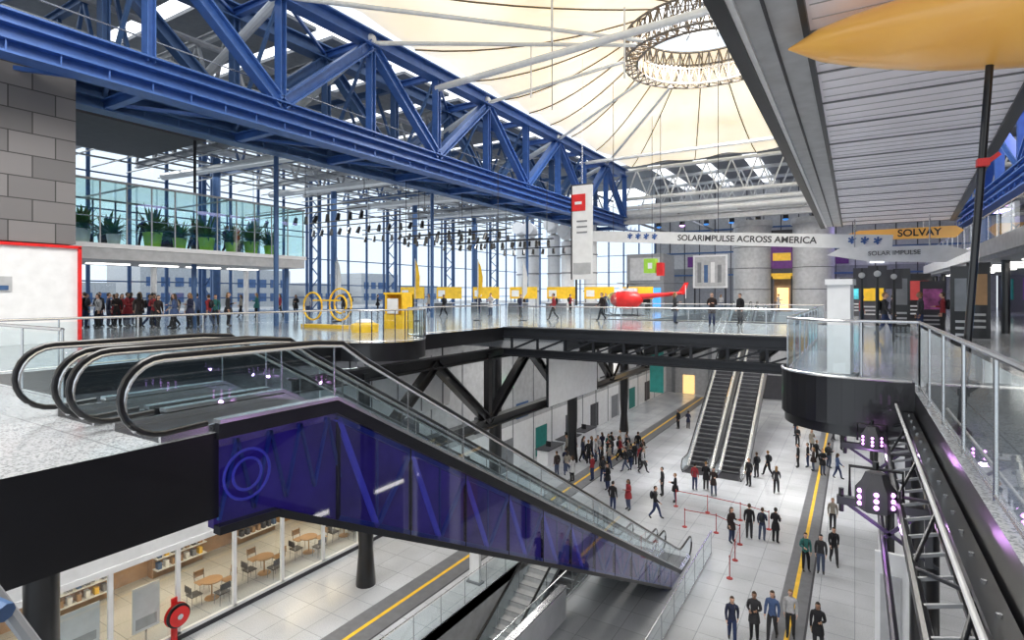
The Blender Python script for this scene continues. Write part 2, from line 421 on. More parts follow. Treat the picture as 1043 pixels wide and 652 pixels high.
for P in (pts, pts2):
    for x, y in P: m.lathe((x, y, 0), [(0, 0), (.14, 0), (.13, .03), (.02, .06), (.02, .95), (.03, .95), (.03, 1.0), (0, 1.0)], BELT, 12)
    for a, b in zip(P[:-1], P[1:]): m.beam((a[0], a[1], .92), (b[0], b[1], .92), .01, .04, BELT)
m.obj('queue_barrier')

# ------------------------------------------------------------------ escalators
def escalator(name, xL, xR, P, panel, h=1.0, hr=BLK, startoff=.6, glazed=False):
    (y0, z0), (y1, z1), (y2, z2), (y3, z3) = P
    sg = 1 if y3 > y0 else -1
    m = MB()
    ya = y0+sg*startoff; sl = (z2-z1)/abs(y2-y1)
    top = [(ya, z0+.12), (y1, z1+.12), (y2, z2+.12), (y3, z3+.12)]
    band = [(ya, z0-.08), (y1, z1-.08), (y2, z2-.08), (y3, z3-.08)]
    bot = [(y3, z3-.3), (y2-sg*.6, z2-.5), (y1-sg*1.0, z1-1.25), (ya, z0-1.2)]
    for x0, x1 in ((xL-.06, xL+.04), (xR-.04, xR+.06)):
        m.xprism(top+band[::-1], x0, x1, DARK)
        near = glazed and x0 > xL
        bx0, bx1 = (x0-.14, x1-.12) if near else (x0, x1)
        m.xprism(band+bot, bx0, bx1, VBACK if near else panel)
        for a, b in zip(top[:-1], top[1:]): m.beam(((x0+x1)/2, a[0], a[1]+.02), ((x0+x1)/2, b[0], b[1]+.02), .16, .05, STEEL)
        for a, b in zip(bot[:-1], bot[1:]): m.beam(((x0+x1)/2, a[0], a[1]), ((x0+x1)/2, b[0], b[1]), .14, .1, DARK)
        if near:
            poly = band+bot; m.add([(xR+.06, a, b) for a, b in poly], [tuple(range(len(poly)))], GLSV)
            n = 11; L = abs(y2-y1)-1.6; xx = xR-.03  # members built here stand in for roof trusses mirrored in the panel
            def up(t): yy = y1+.1+L*t; return (xx, yy, z1+sl*(yy-y1)-.14)
            def lo(t): yy = y1+.1+L*t; q = (yy-(y1-1.0))/((y2-.6)-(y1-1.0)); return (xx, yy, (z1-1.25)+q*((z2-.5)-(z1-1.25))+.08)
            for i in range(n):
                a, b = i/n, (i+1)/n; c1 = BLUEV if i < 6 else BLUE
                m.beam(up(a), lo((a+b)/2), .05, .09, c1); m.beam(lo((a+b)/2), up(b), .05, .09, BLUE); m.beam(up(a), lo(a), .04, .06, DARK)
                m.beam(up((a+b)/2), lo((a+b)/2), .03, .03, BLUE2)
            m.beam(up(0), up(1), .05, .08, BLUE); m.beam(lo(0), lo(1), .05, .1, BLUE)
            zt, zb = z0-.14, z0-1.1
            for i in range(4):
                a = ya+.05+i*.48
                m.beam((xx, a, zb), (xx, a+.24, zt), .04, .04, BLUE); m.beam((xx, a+.24, zt), (xx, a+.48, zb), .04, .04, BLUE2)
            c = (ya+.42, z0-.62)
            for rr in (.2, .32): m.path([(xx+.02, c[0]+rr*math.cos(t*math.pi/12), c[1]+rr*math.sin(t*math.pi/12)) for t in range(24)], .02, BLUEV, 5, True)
            for i in range(1, 12):
                yy = y1+(y2-y1)*i/12; zz = z1+sl*(yy-y1); m.beam((xR+.065, yy, zz-.1), (xR+.065, yy, lo((yy-y1-.1)/L)[2]-.05), .01, .015, DARK)
    m.xprism([(y1-sg*.4, z1-.9), (y2-sg*1.2, z2-.25), (y2-sg*1.2, z2-.35), (y1-sg*.4, z1-1.0)], xL, xR-.2, DARK)
    c0 = (y0, z0+.12+(h-.12)/2); rr = (h-.12)/2
    path = [(y0+sg*.5, z0+.14)]
    for i in range(13):
        t = -math.pi/2 - i*math.pi/12; path.append((c0[0]+sg*rr*math.cos(t), c0[1]+rr*math.sin(t)))
    path += [(y1-sg*.35, z1+h), (y1+sg*.15, z1+h-.04), (y1+sg*.6, z1+h+sl*.6)]
    path += [(y2-sg*.5, z2+h-sl*.5), (y2, z2+h+.04), (y2+sg*.5, z2+h)]
    for i in range(13):
        t = math.pi/2 - i*math.pi/12; path.append((y3+sg*rr*math.cos(t), z3+.12+rr+rr*math.sin(t)))
    path.append((y3-sg*.5, z3+.14))
    for x in (xL, xR):
        m.path([(x, a, b) for a, b in path], .038, hr, 10)
        m.path([(x, c0[0]+(a-c0[0])*.93 if abs(a-c0[0]) < .5 else a, b-.045) for a, b in path[4:-8]], .03, STEEL, 6)
        poly = path + [(y2, z2+.14), (y1, z1+.14)]
        n = len(poly); m.add([(x, a, b) for a, b in poly], [tuple(range(n))], GLS)
        L = abs(y2-y1); k = int(L/1.6)
        for i in range(k+1):
            t = i/k; yy = y1+(y2-y1)*t; zz = z1+(z2-z1)*t
            m.beam((x, yy, zz+.14), (x, yy, zz+h-.06), .012, .02, STEEL)
    for x0, x1 in ((xL+.05, xL+.1), (xR-.1, xR-.05)):
        m.xprism([(y0, z0+.1), (y1, z1+.1), (y2, z2+.1), (y3, z3+.1), (y3, z3-.2), (y2, z2-.2), (y1, z1-.2), (y0, z0-.2)], x0, x1, STEEL)
    n = int(abs(y2-y1)/.4); dy = (y2-y1)/n; dz = (z2-z1)/n
    for i in range(n):
        a = y1+dy*i; z = z1+dz*(i+.5)
        m.box(xL+.1, xR-.1, min(a, a+dy), max(a, a+dy), z-.3, z, STEPM)
        e = a+dy; m.box(xL+.1, xR-.1, min(e, e-dy*.1), max(e, e-dy*.1), z, z+.008, LGREY)
    m.box(xL+.1, xR-.1, min(y0, y1), max(y0, y1), z0-.1, z0+.012, STEPM)
    m.box(xL+.1, xR-.1, min(y2, y3), max(y2, y3), z3-.1, z3+.012, STEPM)
    return m.obj(name)
PN = [(3.35, Z1), (5.8, Z1), (25.4, 0), (27.0, 0)]
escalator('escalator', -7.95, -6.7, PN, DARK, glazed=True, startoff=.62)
escalator('escalator', -9.6, -8.35, PN, DARK)
PF = [(59.2, Z1), (58.6, Z1), (41.2, 0), (39.8, 0)]
escalator('escalator', -10.3, -8.7, PF, LGREY, startoff=0)
escalator('escalator', -8.1, -6.5, PF, LGREY, startoff=0)

# ------------------------------------------------------------------ right: outrigger light truss
m = MB()
m.ib((.79, -1, 10.25), (.79, 12, 10.25), .16, .35, BLK)
m.tube((.45, -1, 10.0), (.45, 12, 10.0), .045, BLK); m.tube((.3, 0, 9.45), (.3, 12, 9.45), .035, DARK)
m.tube((.62, -1, 10.55), (.62, 12, 10.55), .022, LGREY)
for k in range(22): m.beam((.46, 1+k*.5, 10.02), (.78, 1+k*.5, 10.12), .03, .03, GREY); m.tube((.79, 1.2+k*.5, 10.42), (.79, 1.2+k*.5, 10.45), .02, STEEL, 6)
for y in (8.4, 11.5):
    m.beam((.85, y, 9.85), (-.2, y, 9.85), .1, .1, BLK); m.beam((.85, y, 9.2), (-.1, y, 9.82), .04, .04, DARK)
    m.tube((-.15, y, 9.7), (-.15, y, 10.0), .03, BLK)
for y in (2.4, 5.3, 8.4, 11.5):
    m.beam((.76, y, 10.25), (.76, y, 9.2), .08, .08, BLK); m.beam((.3, y, 9.45), (.76, y, 9.9), .04, .04, DARK)
for i in range(6):
    y = i*2.1; m.tube((.45, y, 10.0), (.76, y+1.05, 10.3), .02, DARK); m.tube((.76, y+1.05, 10.3), (.45, y+2.1, 10.0), .02, DARK)
m.obj('lighting_truss')
def spot(x, y, z, s=1.):
    m = MB()
    m.lathe((x, y, z), [(0, .3*s), (.1*s, .3*s), (.14*s, .2*s), (.2*s, .12*s), (.2*s, -.1*s), (.17*s, -.12*s)], DGREY, 6)
    m.lathe((x, y, z), [(.16*s, -.1*s), (0, -.1*s)], PURL, 12)
    for i in range(6):
        t = (i+.5)*math.pi/3
        for zz in (-.04, .03, .1): 
            m.ball((x+.178*s*math.cos(t), y+.178*s*math.sin(t), z+zz*s), (.026*s,)*3, PURL, 8, 6)
    m.path([(x-.25*s, y, z), (x-.25*s, y, z+.34*s), (x+.25*s, y, z+.34*s), (x+.25*s, y, z)], .02*s, BLK, 6)
    m.tube((x, y, z+.34*s), (x, y, z+.42*s), .03*s, BLK)
    m.obj('stage_spotlight')
    l = bpy.data.lights.new('purple_lamp', 'POINT'); l.energy = 22; l.color = (.8, .4, 1); l.shadow_soft_size = .04
    o = bpy.data.objects.new('purple_lamp', l); o.location = (x, y, z-.17*s); sc.collection.objects.link(o)
spot(.22, 8.2, 9.98, 1.1); spot(.25, 11.3, 10.0, .85)
m = MB()
m.tube((1.1, 8.7, Z1), (1.42, 8.9, 15.5), .042, BLK, 12)
m.lathe((1.1, 8.7, Z1), [(0, 0), (.12, 0), (.12, .03), (.05, .1)], BLK, 12)
for z in (11.3, 14.1): 
    x = 1.1+(z-10.8)*.068; m.beam((x-.06, 8.78, z), (x+.06, 8.78, z), .12, .09, RED if z > 12 else BLK); m.beam((x+.04, 8.78, z), (x+.16, 8.8, z+.1), .03, .05, RED if z > 12 else BLK)
m.obj('rigging_pole')
m = MB()
for y in (14, 19, 25, 32, 40, 50): m.lathe((1.2, y, 0), [(.25, 0), (.25, ZB)], WHT if y in (19, 32) else BLK, 14)
m.beam((1.2, 14, 9.6), (2.2, 6, 6), .3, .3, BLK); m.beam((1.0, 4, 9.7), (1.6, 12, 5.5), .22, .22, BLK)
m.box(.4, 1.0, 15.6, 15.7, 0, 6.5, WHT); m.box(.5, .9, 15.55, 15.6, 3.5, 6, LGREY)
m.obj('support_columns')
m = MB(); m.box(5, 5.2, -10, 72, 0, ZB, GREY)
for i in range(12): m.box(4.95, 5, 2+i*5.5, 4+i*5.5, .2, 2.8, [GREY, WOOD, LGREY][i % 3]); m.box(4.95, 5, 1.5+i*5.5, 4.5+i*5.5, 3.6, 3.75, [LAMP, WARM, LAMP][i % 3])
m.obj('wall_right')
m = MB()
m.prism([(-.5, 13.55), (-.08, 13.45), (-.02, 13.85), (-.44, 13.95)], Z1, 12.7, WHT); m.prism([(-.54, 13.5), (-.04, 13.4), (.02, 13.88), (-.48, 13.98)], 12.7, 12.82, WHT); m.prism([(-.6, 13.45), (0, 13.35), (.08, 13.95), (-.52, 14.05)], Z1, 10.86, GREY)
m.obj('information_pillar')

# ------------------------------------------------------------------ left upper block wall, booth, mezzanine
m = MB(); m.box(-30, -24, -6, 9, 14.3, 21.2, BRK); m.obj('wall_block')
m = MB(); m.box(-29.8, -24, -6, 9.1, Z1, 14.2, WHT)
m.beam((-23.95, -6, 14.2), (-23.95, 9.15, 14.2), .1, .1, RED); m.beam((-23.95, 9.1, Z1), (-23.95, 9.1, 14.2), .1, .1, RED)
m.box(-23.99, -23.96, 5.8, 7.2, 12.6, 13.1, LGREY); m.box(-23.97, -23.94, 5.9, 7.1, 12.65, 12.8, BLUE2)
m.obj('exhibition_booth')
m = MB()
m.box(-34, -28, 9.2, 22, 14.05, 14.7, LGREY); m.box(-34.1, -27.95, 9.2, 22.1, 14.55, 14.75, WHT)
for y in [9.3+i*1.05 for i in range(13)]:
    m.beam((-28.02, y, 14.7), (-28.02, y, 17.5), .05, .05, LGREY); m.beam((-34, y, 14.7), (-34, y, 17.5), .07, .07, BLUE2)
m.beam((-28.02, 9.2, 17.5), (-28.02, 22, 17.5), .08, .1, LGREY); m.beam((-28.02, 9.2, 15.9), (-28.02, 22, 15.9), .03, .05, STEEL)
m.beam((-34, 9.2, 17.5), (-34, 22, 17.5), .08, .1, LGREY); m.beam((-34, 22, 17.5), (-28, 22, 17.5), .08, .1, LGREY)
for y in (13, 17.5): m.beam((-34, y, 17.5), (-28, y, 17.5), .06, .08, LGREY)
m.add([(-28, 9.2, 14.75), (-28, 22, 14.75), (-28, 22, 17.5), (-28, 9.2, 17.5)], [(0,1,2,3)], GLSG)
m.add([(-34, 9.2, 14.75), (-34, 22, 14.75), (-34, 22, 17.5), (-34, 9.2, 17.5)], [(0,1,2,3)], GLSG)
m.add([(-34, 22, 14.75), (-28, 22, 14.75), (-28, 22, 17.5), (-34, 22, 17.5)], [(0,1,2,3)], GLSG)
m.add([(-34, 9.2, 17.5), (-34, 22, 17.5), (-28, 22, 17.5), (-28, 9.2, 17.5)], [(0,1,2,3)], GLSG)
for y in (10, 16, 21.5): m.tube((-33, y, Z1), (-33, y, 14.1), .15, WHT, 12); m.tube((-29, y, Z1), (-29, y, 14.1), .12, BLUE2, 12)
for i in range(5): m.box(-32, -31.6, 10+i*2.4, 11.8+i*2.4, 14.0, 14.05, LAMP)
m.box(-34.2, -27.9, 9.2, 16, 20.2, 21.2, DGREY)
for y in (9.6, 15.6): m.tube((-28.2, y, 17.5), (-28.2, y, 20.2), .07, DARK)
m.obj('glass_mezzanine')
def plant(x, y, z, s, pot):
    m = MB(); m.lathe((x, y, z), [(0, 0), (.28*s, 0), (.38*s, .7*s), (.33*s, .7*s), (0, .62*s)], pot, 16)
    for i in range(90):
        a = U(0, 6.28); l = U(.6, 1.6)*s; e = U(.3, 1.3); b = Vector((x, y, z+.62*s))
        w = .07*s
        d = Vector((math.cos(a), math.sin(a), 0)); n = Vector((-d.y, d.x, 0))
        vs = []
        for j in range(5):
            t = j/4; p = b + d*l*math.cos(e)*t + Vector((0, 0, l*math.sin(e)*t - .5*l*t*t*(1.3-e)))
            ww = w*math.sin(math.pi*(t*.85+.12)); vs += [p-n*ww, p+n*ww]
        m.add(vs, [(2*j, 2*j+1, 2*j+3, 2*j+2) for j in range(4)], LEAF)
    m.obj('potted_plant')
for y, s in ((11.3, 1.0), (12.6, .8), (14.3, 1.15), (15.6, .9), (17.0, 1.1), (18.4, .9), (19.6, 1.1), (20.8, .9)): plant(-29.6, y, 14.76, s, LIME if y > 13.5 else WHT)
for y, s in ((13.4, 1.1), (16.3, 1.0), (18.0, 1.15), (20.2, 1.2)): plant(-32.2, y, 14.76, s, DGREY)

# ------------------------------------------------------------------ big blue trusses
def bigtruss(name, X, y0, y1, zb=19.75, zt=26.4, mm=BLUE, off=0):
    m = MB()
    m.ib((X, y0, zb+.25), (X, y1, zb+.25), .8, .5, mm); m.ib((X, y0, zb+1.15), (X, y1, zb+1.15), .7, .45, mm)
    m.box(X-.02, X+.02, y0, y1, zb+.45, zb+1.0, mm)
    m.ib((X, y0, zt-.35), (X, y1, zt-.35), .8, .75, mm)
    ys = [5+5.5*i+off for i in range(-2, 11)]
    for i, y in enumerate(ys):
        if y < y0 or y > y1: continue
        m.ib((X, y, zb+1.2), (X, y, zt-.6), .45, .3, mm)
        up = i % 2 == 1
        if y+5.5 <= y1+.1:
            a = (X, y, zt-.6 if up else zb+1.3); b = (X, y+5.5, zb+1.3 if up else zt-.6)
            m.ib(a, b, .5, .55, mm)
        m.box(X-.06, X+.06, y-.7, y+.7, (zt-1.3 if up else zb+1.2), (zt-.5 if up else zb+2.0), mm)
        for s in (-1, 1):
            for q in range(4): m.beam((X+s*.3, y+q*1.37, zb+.05), (X+s*.3, y+q*1.37, zb+.5), .05, .04, mm)
    m.obj(name)
bigtruss('blue_roof_truss', -22, -8, 60.2)
bigtruss('blue_roof_truss', -25.5, -8, 60.2, mm=BLUE2)
bigtruss('blue_roof_truss', 7.5, 18, 58, 18.0, 23.0, off=1)
m = MB()
for i in range(13):
    y = -6+5.5*i
    m.ib((-25.5, y, 20.0), (-22, y, 20.0), .3, .4, BLUE); m.ib((-25.5, y, 26), (-22, y, 26), .3, .4, BLUE)
    m.beam((-25.5, y, 20.3), (-22, y, 26), .14, .14, BLUE2)
    m.beam((-25.5, y, 20.1), (-22, y+5.5, 20.1), .14, .14, BLUE)
    m.beam((-22, y, 26), (-25.5, y+5.5, 26), .14, .14, BLUE)
m.box(-24.4, -23, -8, 60, 21.0, 21.05, GREY)
for z in (21.6, 22.2): m.tube((-22.9, -8, z), (-22.9, 60, z), .03, STEEL, 6); m.tube((-24.5, -8, z), (-24.5, 60, z), .03, STEEL, 6)
m.obj('roof_catwalk')
m = MB()
for i in range(14):
    y = -4+5.2*i; c = (BLUE2, LGREY, GREY)[i % 3]
    m.ib((-48, y, 22.6), (-26, y, 22.6), .3, .45, c); m.ib((-48, y, 26), (-26, y, 26), .3, .4, c)
    for k in range(8):
        x = -48+k*2.75
        m.beam((x, y, 22.7), (x+1.37, y, 26), .15, .15, c); m.beam((x+1.37, y, 26), (x+2.75, y, 22.7), .15, .15, c)
for k in range(9):
    x = -46.5+k*2.4
    m.tube((x, -8, 23.4+(k % 3)*.7), (x, 70, 23.4+(k % 3)*.7), [.08, .3, .16][k % 3], [WHT, PIPE, LGREY][k % 3], 8)
    m.beam((x+1, -8, 22.2), (x+1, 70, 22.2), .18, .1, GREY)
for k in range(30): 
    y = -4+2.3*k; m.tube((-48, y, 21.9), (-26, y, 21.9), .05, LGREY, 6)
for k in range(6):
    y = 4+k*9; m.tube((-44, y, 21.3), (-27, y+1.5, 21.3), .28, PIPE, 10)
m.obj('left_wing_roof_frame')
m = MB()
for k in range(14): y = -8+6*k; m.box(-49, -25.6, y, y+4.9, 27.2, 27.4, GREY)
m.box(-49, -25.6, -8, 88, 27.6, 27.65, SKYL)
m.obj('ceiling_left_wing')
m = MB()
for r in range(5):
    y = 26+r*6
    m.tube((-40, y, 18.2), (-27, y, 18.2), .05, BLK, 6); m.tube((-40, y, 18.6), (-27, y, 18.6), .05, BLK, 6)
    for x in (-39, -33, -27.2): m.tube((x, y, 18.6), (x, y, 21.9), .02, BLK, 5)
    for k in range(12):
        x = -39.5+k*1.1; d = U(-.15, .15)
        m.tube((x, y, 18.1), (x, y, 17.9), .02, BLK, 5); m.tube((x, y, 17.95), (x+d, y-.12, 17.45), .12, BLK, 8, .16)
m.obj('stage_light_rig')
m = MB()
for r in range(3):
    y = 27+r*6; m.tube((-25, y, 16.2), (-17, y, 16.2), .05, BLK, 6)
    for x in (-24.5, -17.5): m.tube((x, y, 16.2), (x, y, 20), .02, BLK, 5)
    for k in range(9): x = -24.6+k*.9; m.tube((x, y, 16.1), (x+U(-.1, .1), y-.1, 15.7), .1, BLK, 8, .13)
m.obj('stage_light_rig')

# ------------------------------------------------------------------ left facade
m = MB(); X = -48
for i in range(35):
    y = -6+i*2.75; m.beam((X, y, Z1), (X, y, 27), .12, .25, BLUE2)
for z in (Z1+.1, 12.2, 13.5, 16.2, 18.9, 21.6, 24.3, 26.9): m.beam((X, -6, z), (X, 88, z), .14, .1, BLUE2)
for i in range(9):
    y = -6+i*11
    for x in (X+.6, X+1.9): m.tube((x, y, Z1), (x, y, 27), .2, BLUE2, 10)
    for k in range(7): z = Z1+k*2.3; m.tube((X+.6, y, z), (X+1.9, y, z+1.15), .06, BLUE2, 6); m.tube((X+1.9, y, z+1.15), (X+.6, y, z+2.3), .06, BLUE2, 6)
m.add([(X-.05, -6, Z1), (X-.05, 88, Z1), (X-.05, 88, 27), (X-.05, -6, 27)], [(0,1,2,3)], GLSW)
m.obj('window_2')
m = MB()
for i in range(12): x = -48+i*2.6; m.beam((x, 88, Z1), (x, 88, 27), .22, .12, BLUE2)
for z in (Z1+.1, 13.5, 16.2, 18.9, 21.6, 24.3): m.beam((-48, 88, z), (-20, 88, z), .12, .1, BLUE2)
m.add([(-48, 88.05, Z1), (-20, 88.05, Z1), (-20, 88.05, 27), (-48, 88.05, 27)], [(0,1,2,3)], GLSW)
m.obj('window_3')
m = MB()
for y in (13, 24, 35, 46, 57):
    m.tube((-40.5, y, Z1), (-40.5, y, 22.6), .28, BLUE2, 12)
for y in (19, 32, 46): m.tube((-26.5, y, Z1), (-26.5, y, 19.9), .13, BLUE2, 12)
m.obj('steel_posts')
m = MB(); m.box(-140, -49, -60, 200, 9.9, 10, CONC); m.obj('outdoor_plaza_ground')
m = MB()
for i in range(9):
    y = -20+i*18; h = U(4, 9)
    m.box(-125, -112, y, y+14, 10, 10+h, LGREY)
    for k in range(5):
        for j in range(int(h/3)): m.box(-112, -111.9, y+1+k*2.6, y+2.6+k*2.6, 11+j*3, 12.8+j*3, BLUE2)
m.obj('distant_buildings')

# ------------------------------------------------------------------ tent roof
def tent(name, C, r, rect, zr=30.5, ze=26.9, seams=True):
    x0, x1, y0, y1 = rect; N = 96; K = 9
    m = MB(); vs = []; rows = []
    for i in range(N):
        a = 2*math.pi*i/N; dx, dy = math.cos(a), math.sin(a)
        tx = ((x1-C[0])/dx if dx > 1e-6 else (x0-C[0])/dx if dx < -1e-6 else 1e9)
        ty = ((y1-C[1])/dy if dy > 1e-6 else (y0-C[1])/dy if dy < -1e-6 else 1e9)
        L = min(tx, ty); row = []
        for k in range(K+1):
            t = k/K; d = r+(L-r)*t
            z = zr+(ze-zr)*(1-(1-t)**1.7) + (.9*(1-abs(math.cos(a*12)))*t*(1-t*.6))
            row.append((C[0]+dx*d, C[1]+dy*d, z))
        rows.append(row); vs += row
    fs = []
    for i in range(N):
        j = (i+1) % N
        for k in range(K): fs.append((i*(K+1)+k, i*(K+1)+k+1, j*(K+1)+k+1, j*(K+1)+k))
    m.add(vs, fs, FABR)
    if seams:
        for i in range(0, N, 4): m.path([(p[0], p[1], p[2]-.05) for p in rows[i]], .05, SEAM, 5)
    m.obj(name)
    g = MB(); n = 40
    for rr, zz in ((r+.1, zr-2.3), (r+.1, zr), (r+1.0, zr-2.3), (r+1.0, zr-.6), (r+.1, zr-1.2)):
        g.path([(C[0]+rr*math.cos(2*math.pi*i/n), C[1]+rr*math.sin(2*math.pi*i/n), zz) for i in range(n)], .08, RINGM, 6, True)
    for i in range(n):
        a = 2*math.pi*i/n; b = 2*math.pi*(i+1)/n
        P = lambda q, rr, zz: (C[0]+rr*math.cos(q), C[1]+rr*math.sin(q), zz)
        g.tube(P(a, r+.1, zr-2.3), P(a, r+.1, zr), .06, RINGM, 5); g.tube(P(a, r+.1, zr-2.3), P(b, r+.1, zr), .05, SEAM, 5)
        g.tube(P(b, r+.1, zr-2.3), P(a, r+.1, zr), .05, SEAM, 5)
        g.tube(P(a, r+1, zr-2.3), P(a, r+.1, zr-2.3), .05, RINGM, 5); g.tube(P(a, r+1, zr-2.3), P(b, r+1, zr-.6), .05, RINGM, 5)
        g.tube(P(a, r+.1, zr-2.3), P(a, r+1, zr-.6), .05, SEAM, 5); g.tube(P(a, r+1, zr-2.3), P(b, r+.1, zr-2.3), .04, SEAM, 5)
    g.lathe((C[0], C[1], zr), [(r, 1.2), (r*.5, 1.6), (0, 1.7)], SKYL, 32)
    for rr in (r*.5,): g.path([P(2*math.pi*i/n, rr, zr+1.2) for i in range(n)], .05, GREY, 5, True)
    for i in range(12): g.tube(P(i*math.pi/6, r, zr+.9), P(i*math.pi/6, .1, zr+1.4), .05, GREY, 5)
    g.obj('skylight_ring')
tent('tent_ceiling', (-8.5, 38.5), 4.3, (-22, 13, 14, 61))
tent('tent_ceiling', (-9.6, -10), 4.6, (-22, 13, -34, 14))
m = MB()
for y in (16, 21.5, 32.5, 43.5, 54.5):
    t = math.atan2(y-38.5, -22+8.5); e = (-8.5+5.3*math.cos(t), 38.5+5.3*math.sin(t), 28.3)
    m.tube((-22, y, 25.9), e, .12, PIPE, 10); m.ball((-22, y, 26.1), (.3, .3, .3), WHT)
    m.tube((-22, y, 25.9), (-28, y, 23.5), .22, PIPE, 10)
m.tube((-22, 27, 25.2), (2, 27, 26), .2, PIPE, 10); m.tube((-14, 27, 26.2), (-14, 27, 30), .07, PIPE); m.tube((-14, 27, 22.5), (-14, 27, 26.2), .03, GREY)
for x in (-17, -11, -5): m.tube((x, 30, 24.6), (x, 30, 28.6), .05, PIPE)
m.tube((-22, 49, 25), (10, 49, 25), .16, PIPE, 10)
m.obj('roof_struts')
m = MB()
for y in (60.5, 66, 72):
    for z in (22.2, 23.2, 26.4): m.tube((-22, y, z), (13, y, z), .2, PIPE, 8)
    for k in range(14):
        x = -22+k*2.5; m.tube((x, y, 23.2), (x+1.25, y, 26.4), .08, PIPE, 6); m.tube((x+1.25, y, 26.4), (x+2.5, y, 23.2), .08, PIPE, 6)
m.ib((-22, 59.8, 20.6), (13, 59.8, 20.6), .6, .7, LGREY)
m.tube((-22, 61, 21.6), (6, 61, 21.6), .45, PIPE, 12)
for k in range(6): m.tube((-22+k*6, 60, 21), (-22+k*6, 77, 21), .15, GREY)
for k in range(9):
    x = -19+k*2.6; m.tube((x, 63, 21), (x, 63, 20.2), .22, DARK, 8, .3); m.ball((x, 63, 20.15), (.28, .28, .12), [BLUEL, PURL, BLUEL][k % 3], 10, 6)
m.obj('end_roof_truss')
m = MB(); m.box(-25.6, 16, 61, 96, 27, 27.2, GREY); 
for k in range(7): m.box(-20+k*5, -18.6+k*5, 62, 90, 26.9, 27, SKYL)
m.obj('ceiling_end')
m = MB()
m.box(-24, 12.9, 78, 78.3, Z1, 16, GREY); m.box(-24, 12.9, 78, 78.3, 16, 27, LGREY)
for k in range(19): m.box(-24+k*2, -23.9+k*2, 77.9, 78, Z1, 27, DGREY)
for z in (15, 18, 21, 24): m.box(-24, 12.9, 77.85, 78, z, z+.2, BLUE2)
for k in range(10): m.box(-23+k*3.5, -21.6+k*3.5, 77.8, 77.85, 16.2, 17.6, [SKYL, PURP, SKYL, DGREY, CYANL][k % 5])
m.obj('wall_back')
m = MB(); m.box(-21, 5, 72, 72.3, 0, ZB, LGREY)
m.box(-18.6, -17.2, 71.9, 72, 0, 2.3, WARM); m.box(-5.5, -3.8, 71.9, 72, 0, 2.6, WARM); m.box(-14, -7, 71.9, 72, .2, 3, DGREY); m.box(-21, 5, 71.85, 72, 3.6, 4.0, DARK)
for k in range(5): m.box(-20+k*4.5, -19.6+k*4.5, 71.8, 71.9, 0, ZB, GREY)
m.obj('wall_back_lower')

# ------------------------------------------------------------------ end pavilion
m = MB()
for x in (-9.3, -3.6):
    m.lathe((x, 64, Z1), [(1.85, 0), (1.85, 8.8), (2.0, 8.8), (2.0, 9.4), (0, 9.4)], LGREY, 28)
    for z in (2.2, 4.4, 6.6): m.lathe((x, 64, Z1), [(1.87, z), (1.9, z+.03), (1.87, z+.06)], DGREY, 28)
m.box(-7.6, -5.3, 64, 64.4, Z1+3.6, Z1+8.4, DGREY); m.box(-7.6, -5.3, 63.9, 64, Z1+4.4, Z1+7.6, PURP); m.box(-7.3, -5.6, 63.86, 63.9, Z1+5.2, Z1+6, YEL)
m.box(-7.6, -7.3, 63.9, 64.3, Z1, Z1+3.6, BLK); m.box(-5.6, -5.3, 63.9, 64.3, Z1, Z1+3.6, BLK); m.box(-7.3, -5.6, 65, 65.1, Z1, Z1+3.5, WOOD); m.box(-7.0, -5.9, 64.95, 65, Z1+.2, Z1+2.4, WARM); m.box(-7.6, -5.3, 63.9, 64.3, Z1+3.3, Z1+3.9, YEL)
m.obj('planetarium_entrance')
m = MB(); m.box(-15.2, -11.6, 63, 63.2, Z1+2.4, Z1+6.0, WHT); m.box(-15, -11.8, 62.9, 63, Z1+2.6, Z1+5.8, LGREY)
for k in range(4): m.box(-14.7+k*.7, -14.3+k*.7, 62.85, 62.9, Z1+3, Z1+5.2-.3*(k % 2), [GREY, BLUE2, WHT, GREY][k])
for x in (-15, -11.8): m.beam((x, 63, Z1), (x, 63, Z1+2.4), .15, .15, DARK)
m.obj('display_board')
m = MB(); m.box(-21, -17, 58, 62, Z1, Z1+6, GREY); m.box(-20.6, -17.4, 57.9, 58, Z1+3.2, Z1+5.6, LGREY); m.box(-20.4, -18.4, 57.9, 58, Z1, Z1+2.4, BLK); m.box(-18.2, -17.3, 57.9, 58, Z1+.4, Z1+2.4, BLUEL); m.obj('exhibit_pavilion')
for k, (x, y, hh) in enumerate(((-31.5, 56, 8), (-29.3, 57, 8.4), (-27.1, 56, 7.5), (-24.8, 57, 8.2), (-34, 58, 8.4))):
    m = MB(); m.tube((x, y, Z1), (x, y, Z1+hh), .72, WHT, 20)
    m.path([(x, y, Z1+hh), (x, y-.2, Z1+hh+.6), (x+.2, y-.8, Z1+hh+1.0), (x+.3, y-1.8, Z1+hh+1.1)], .72, WHT, 16)
    for z in (2, 4, 6): m.lathe((x, y, Z1+z), [(.73, 0), (.8, .02), (.8, .12), (.73, .14)], GREY, 20)
    m.obj('ventilation_duct')

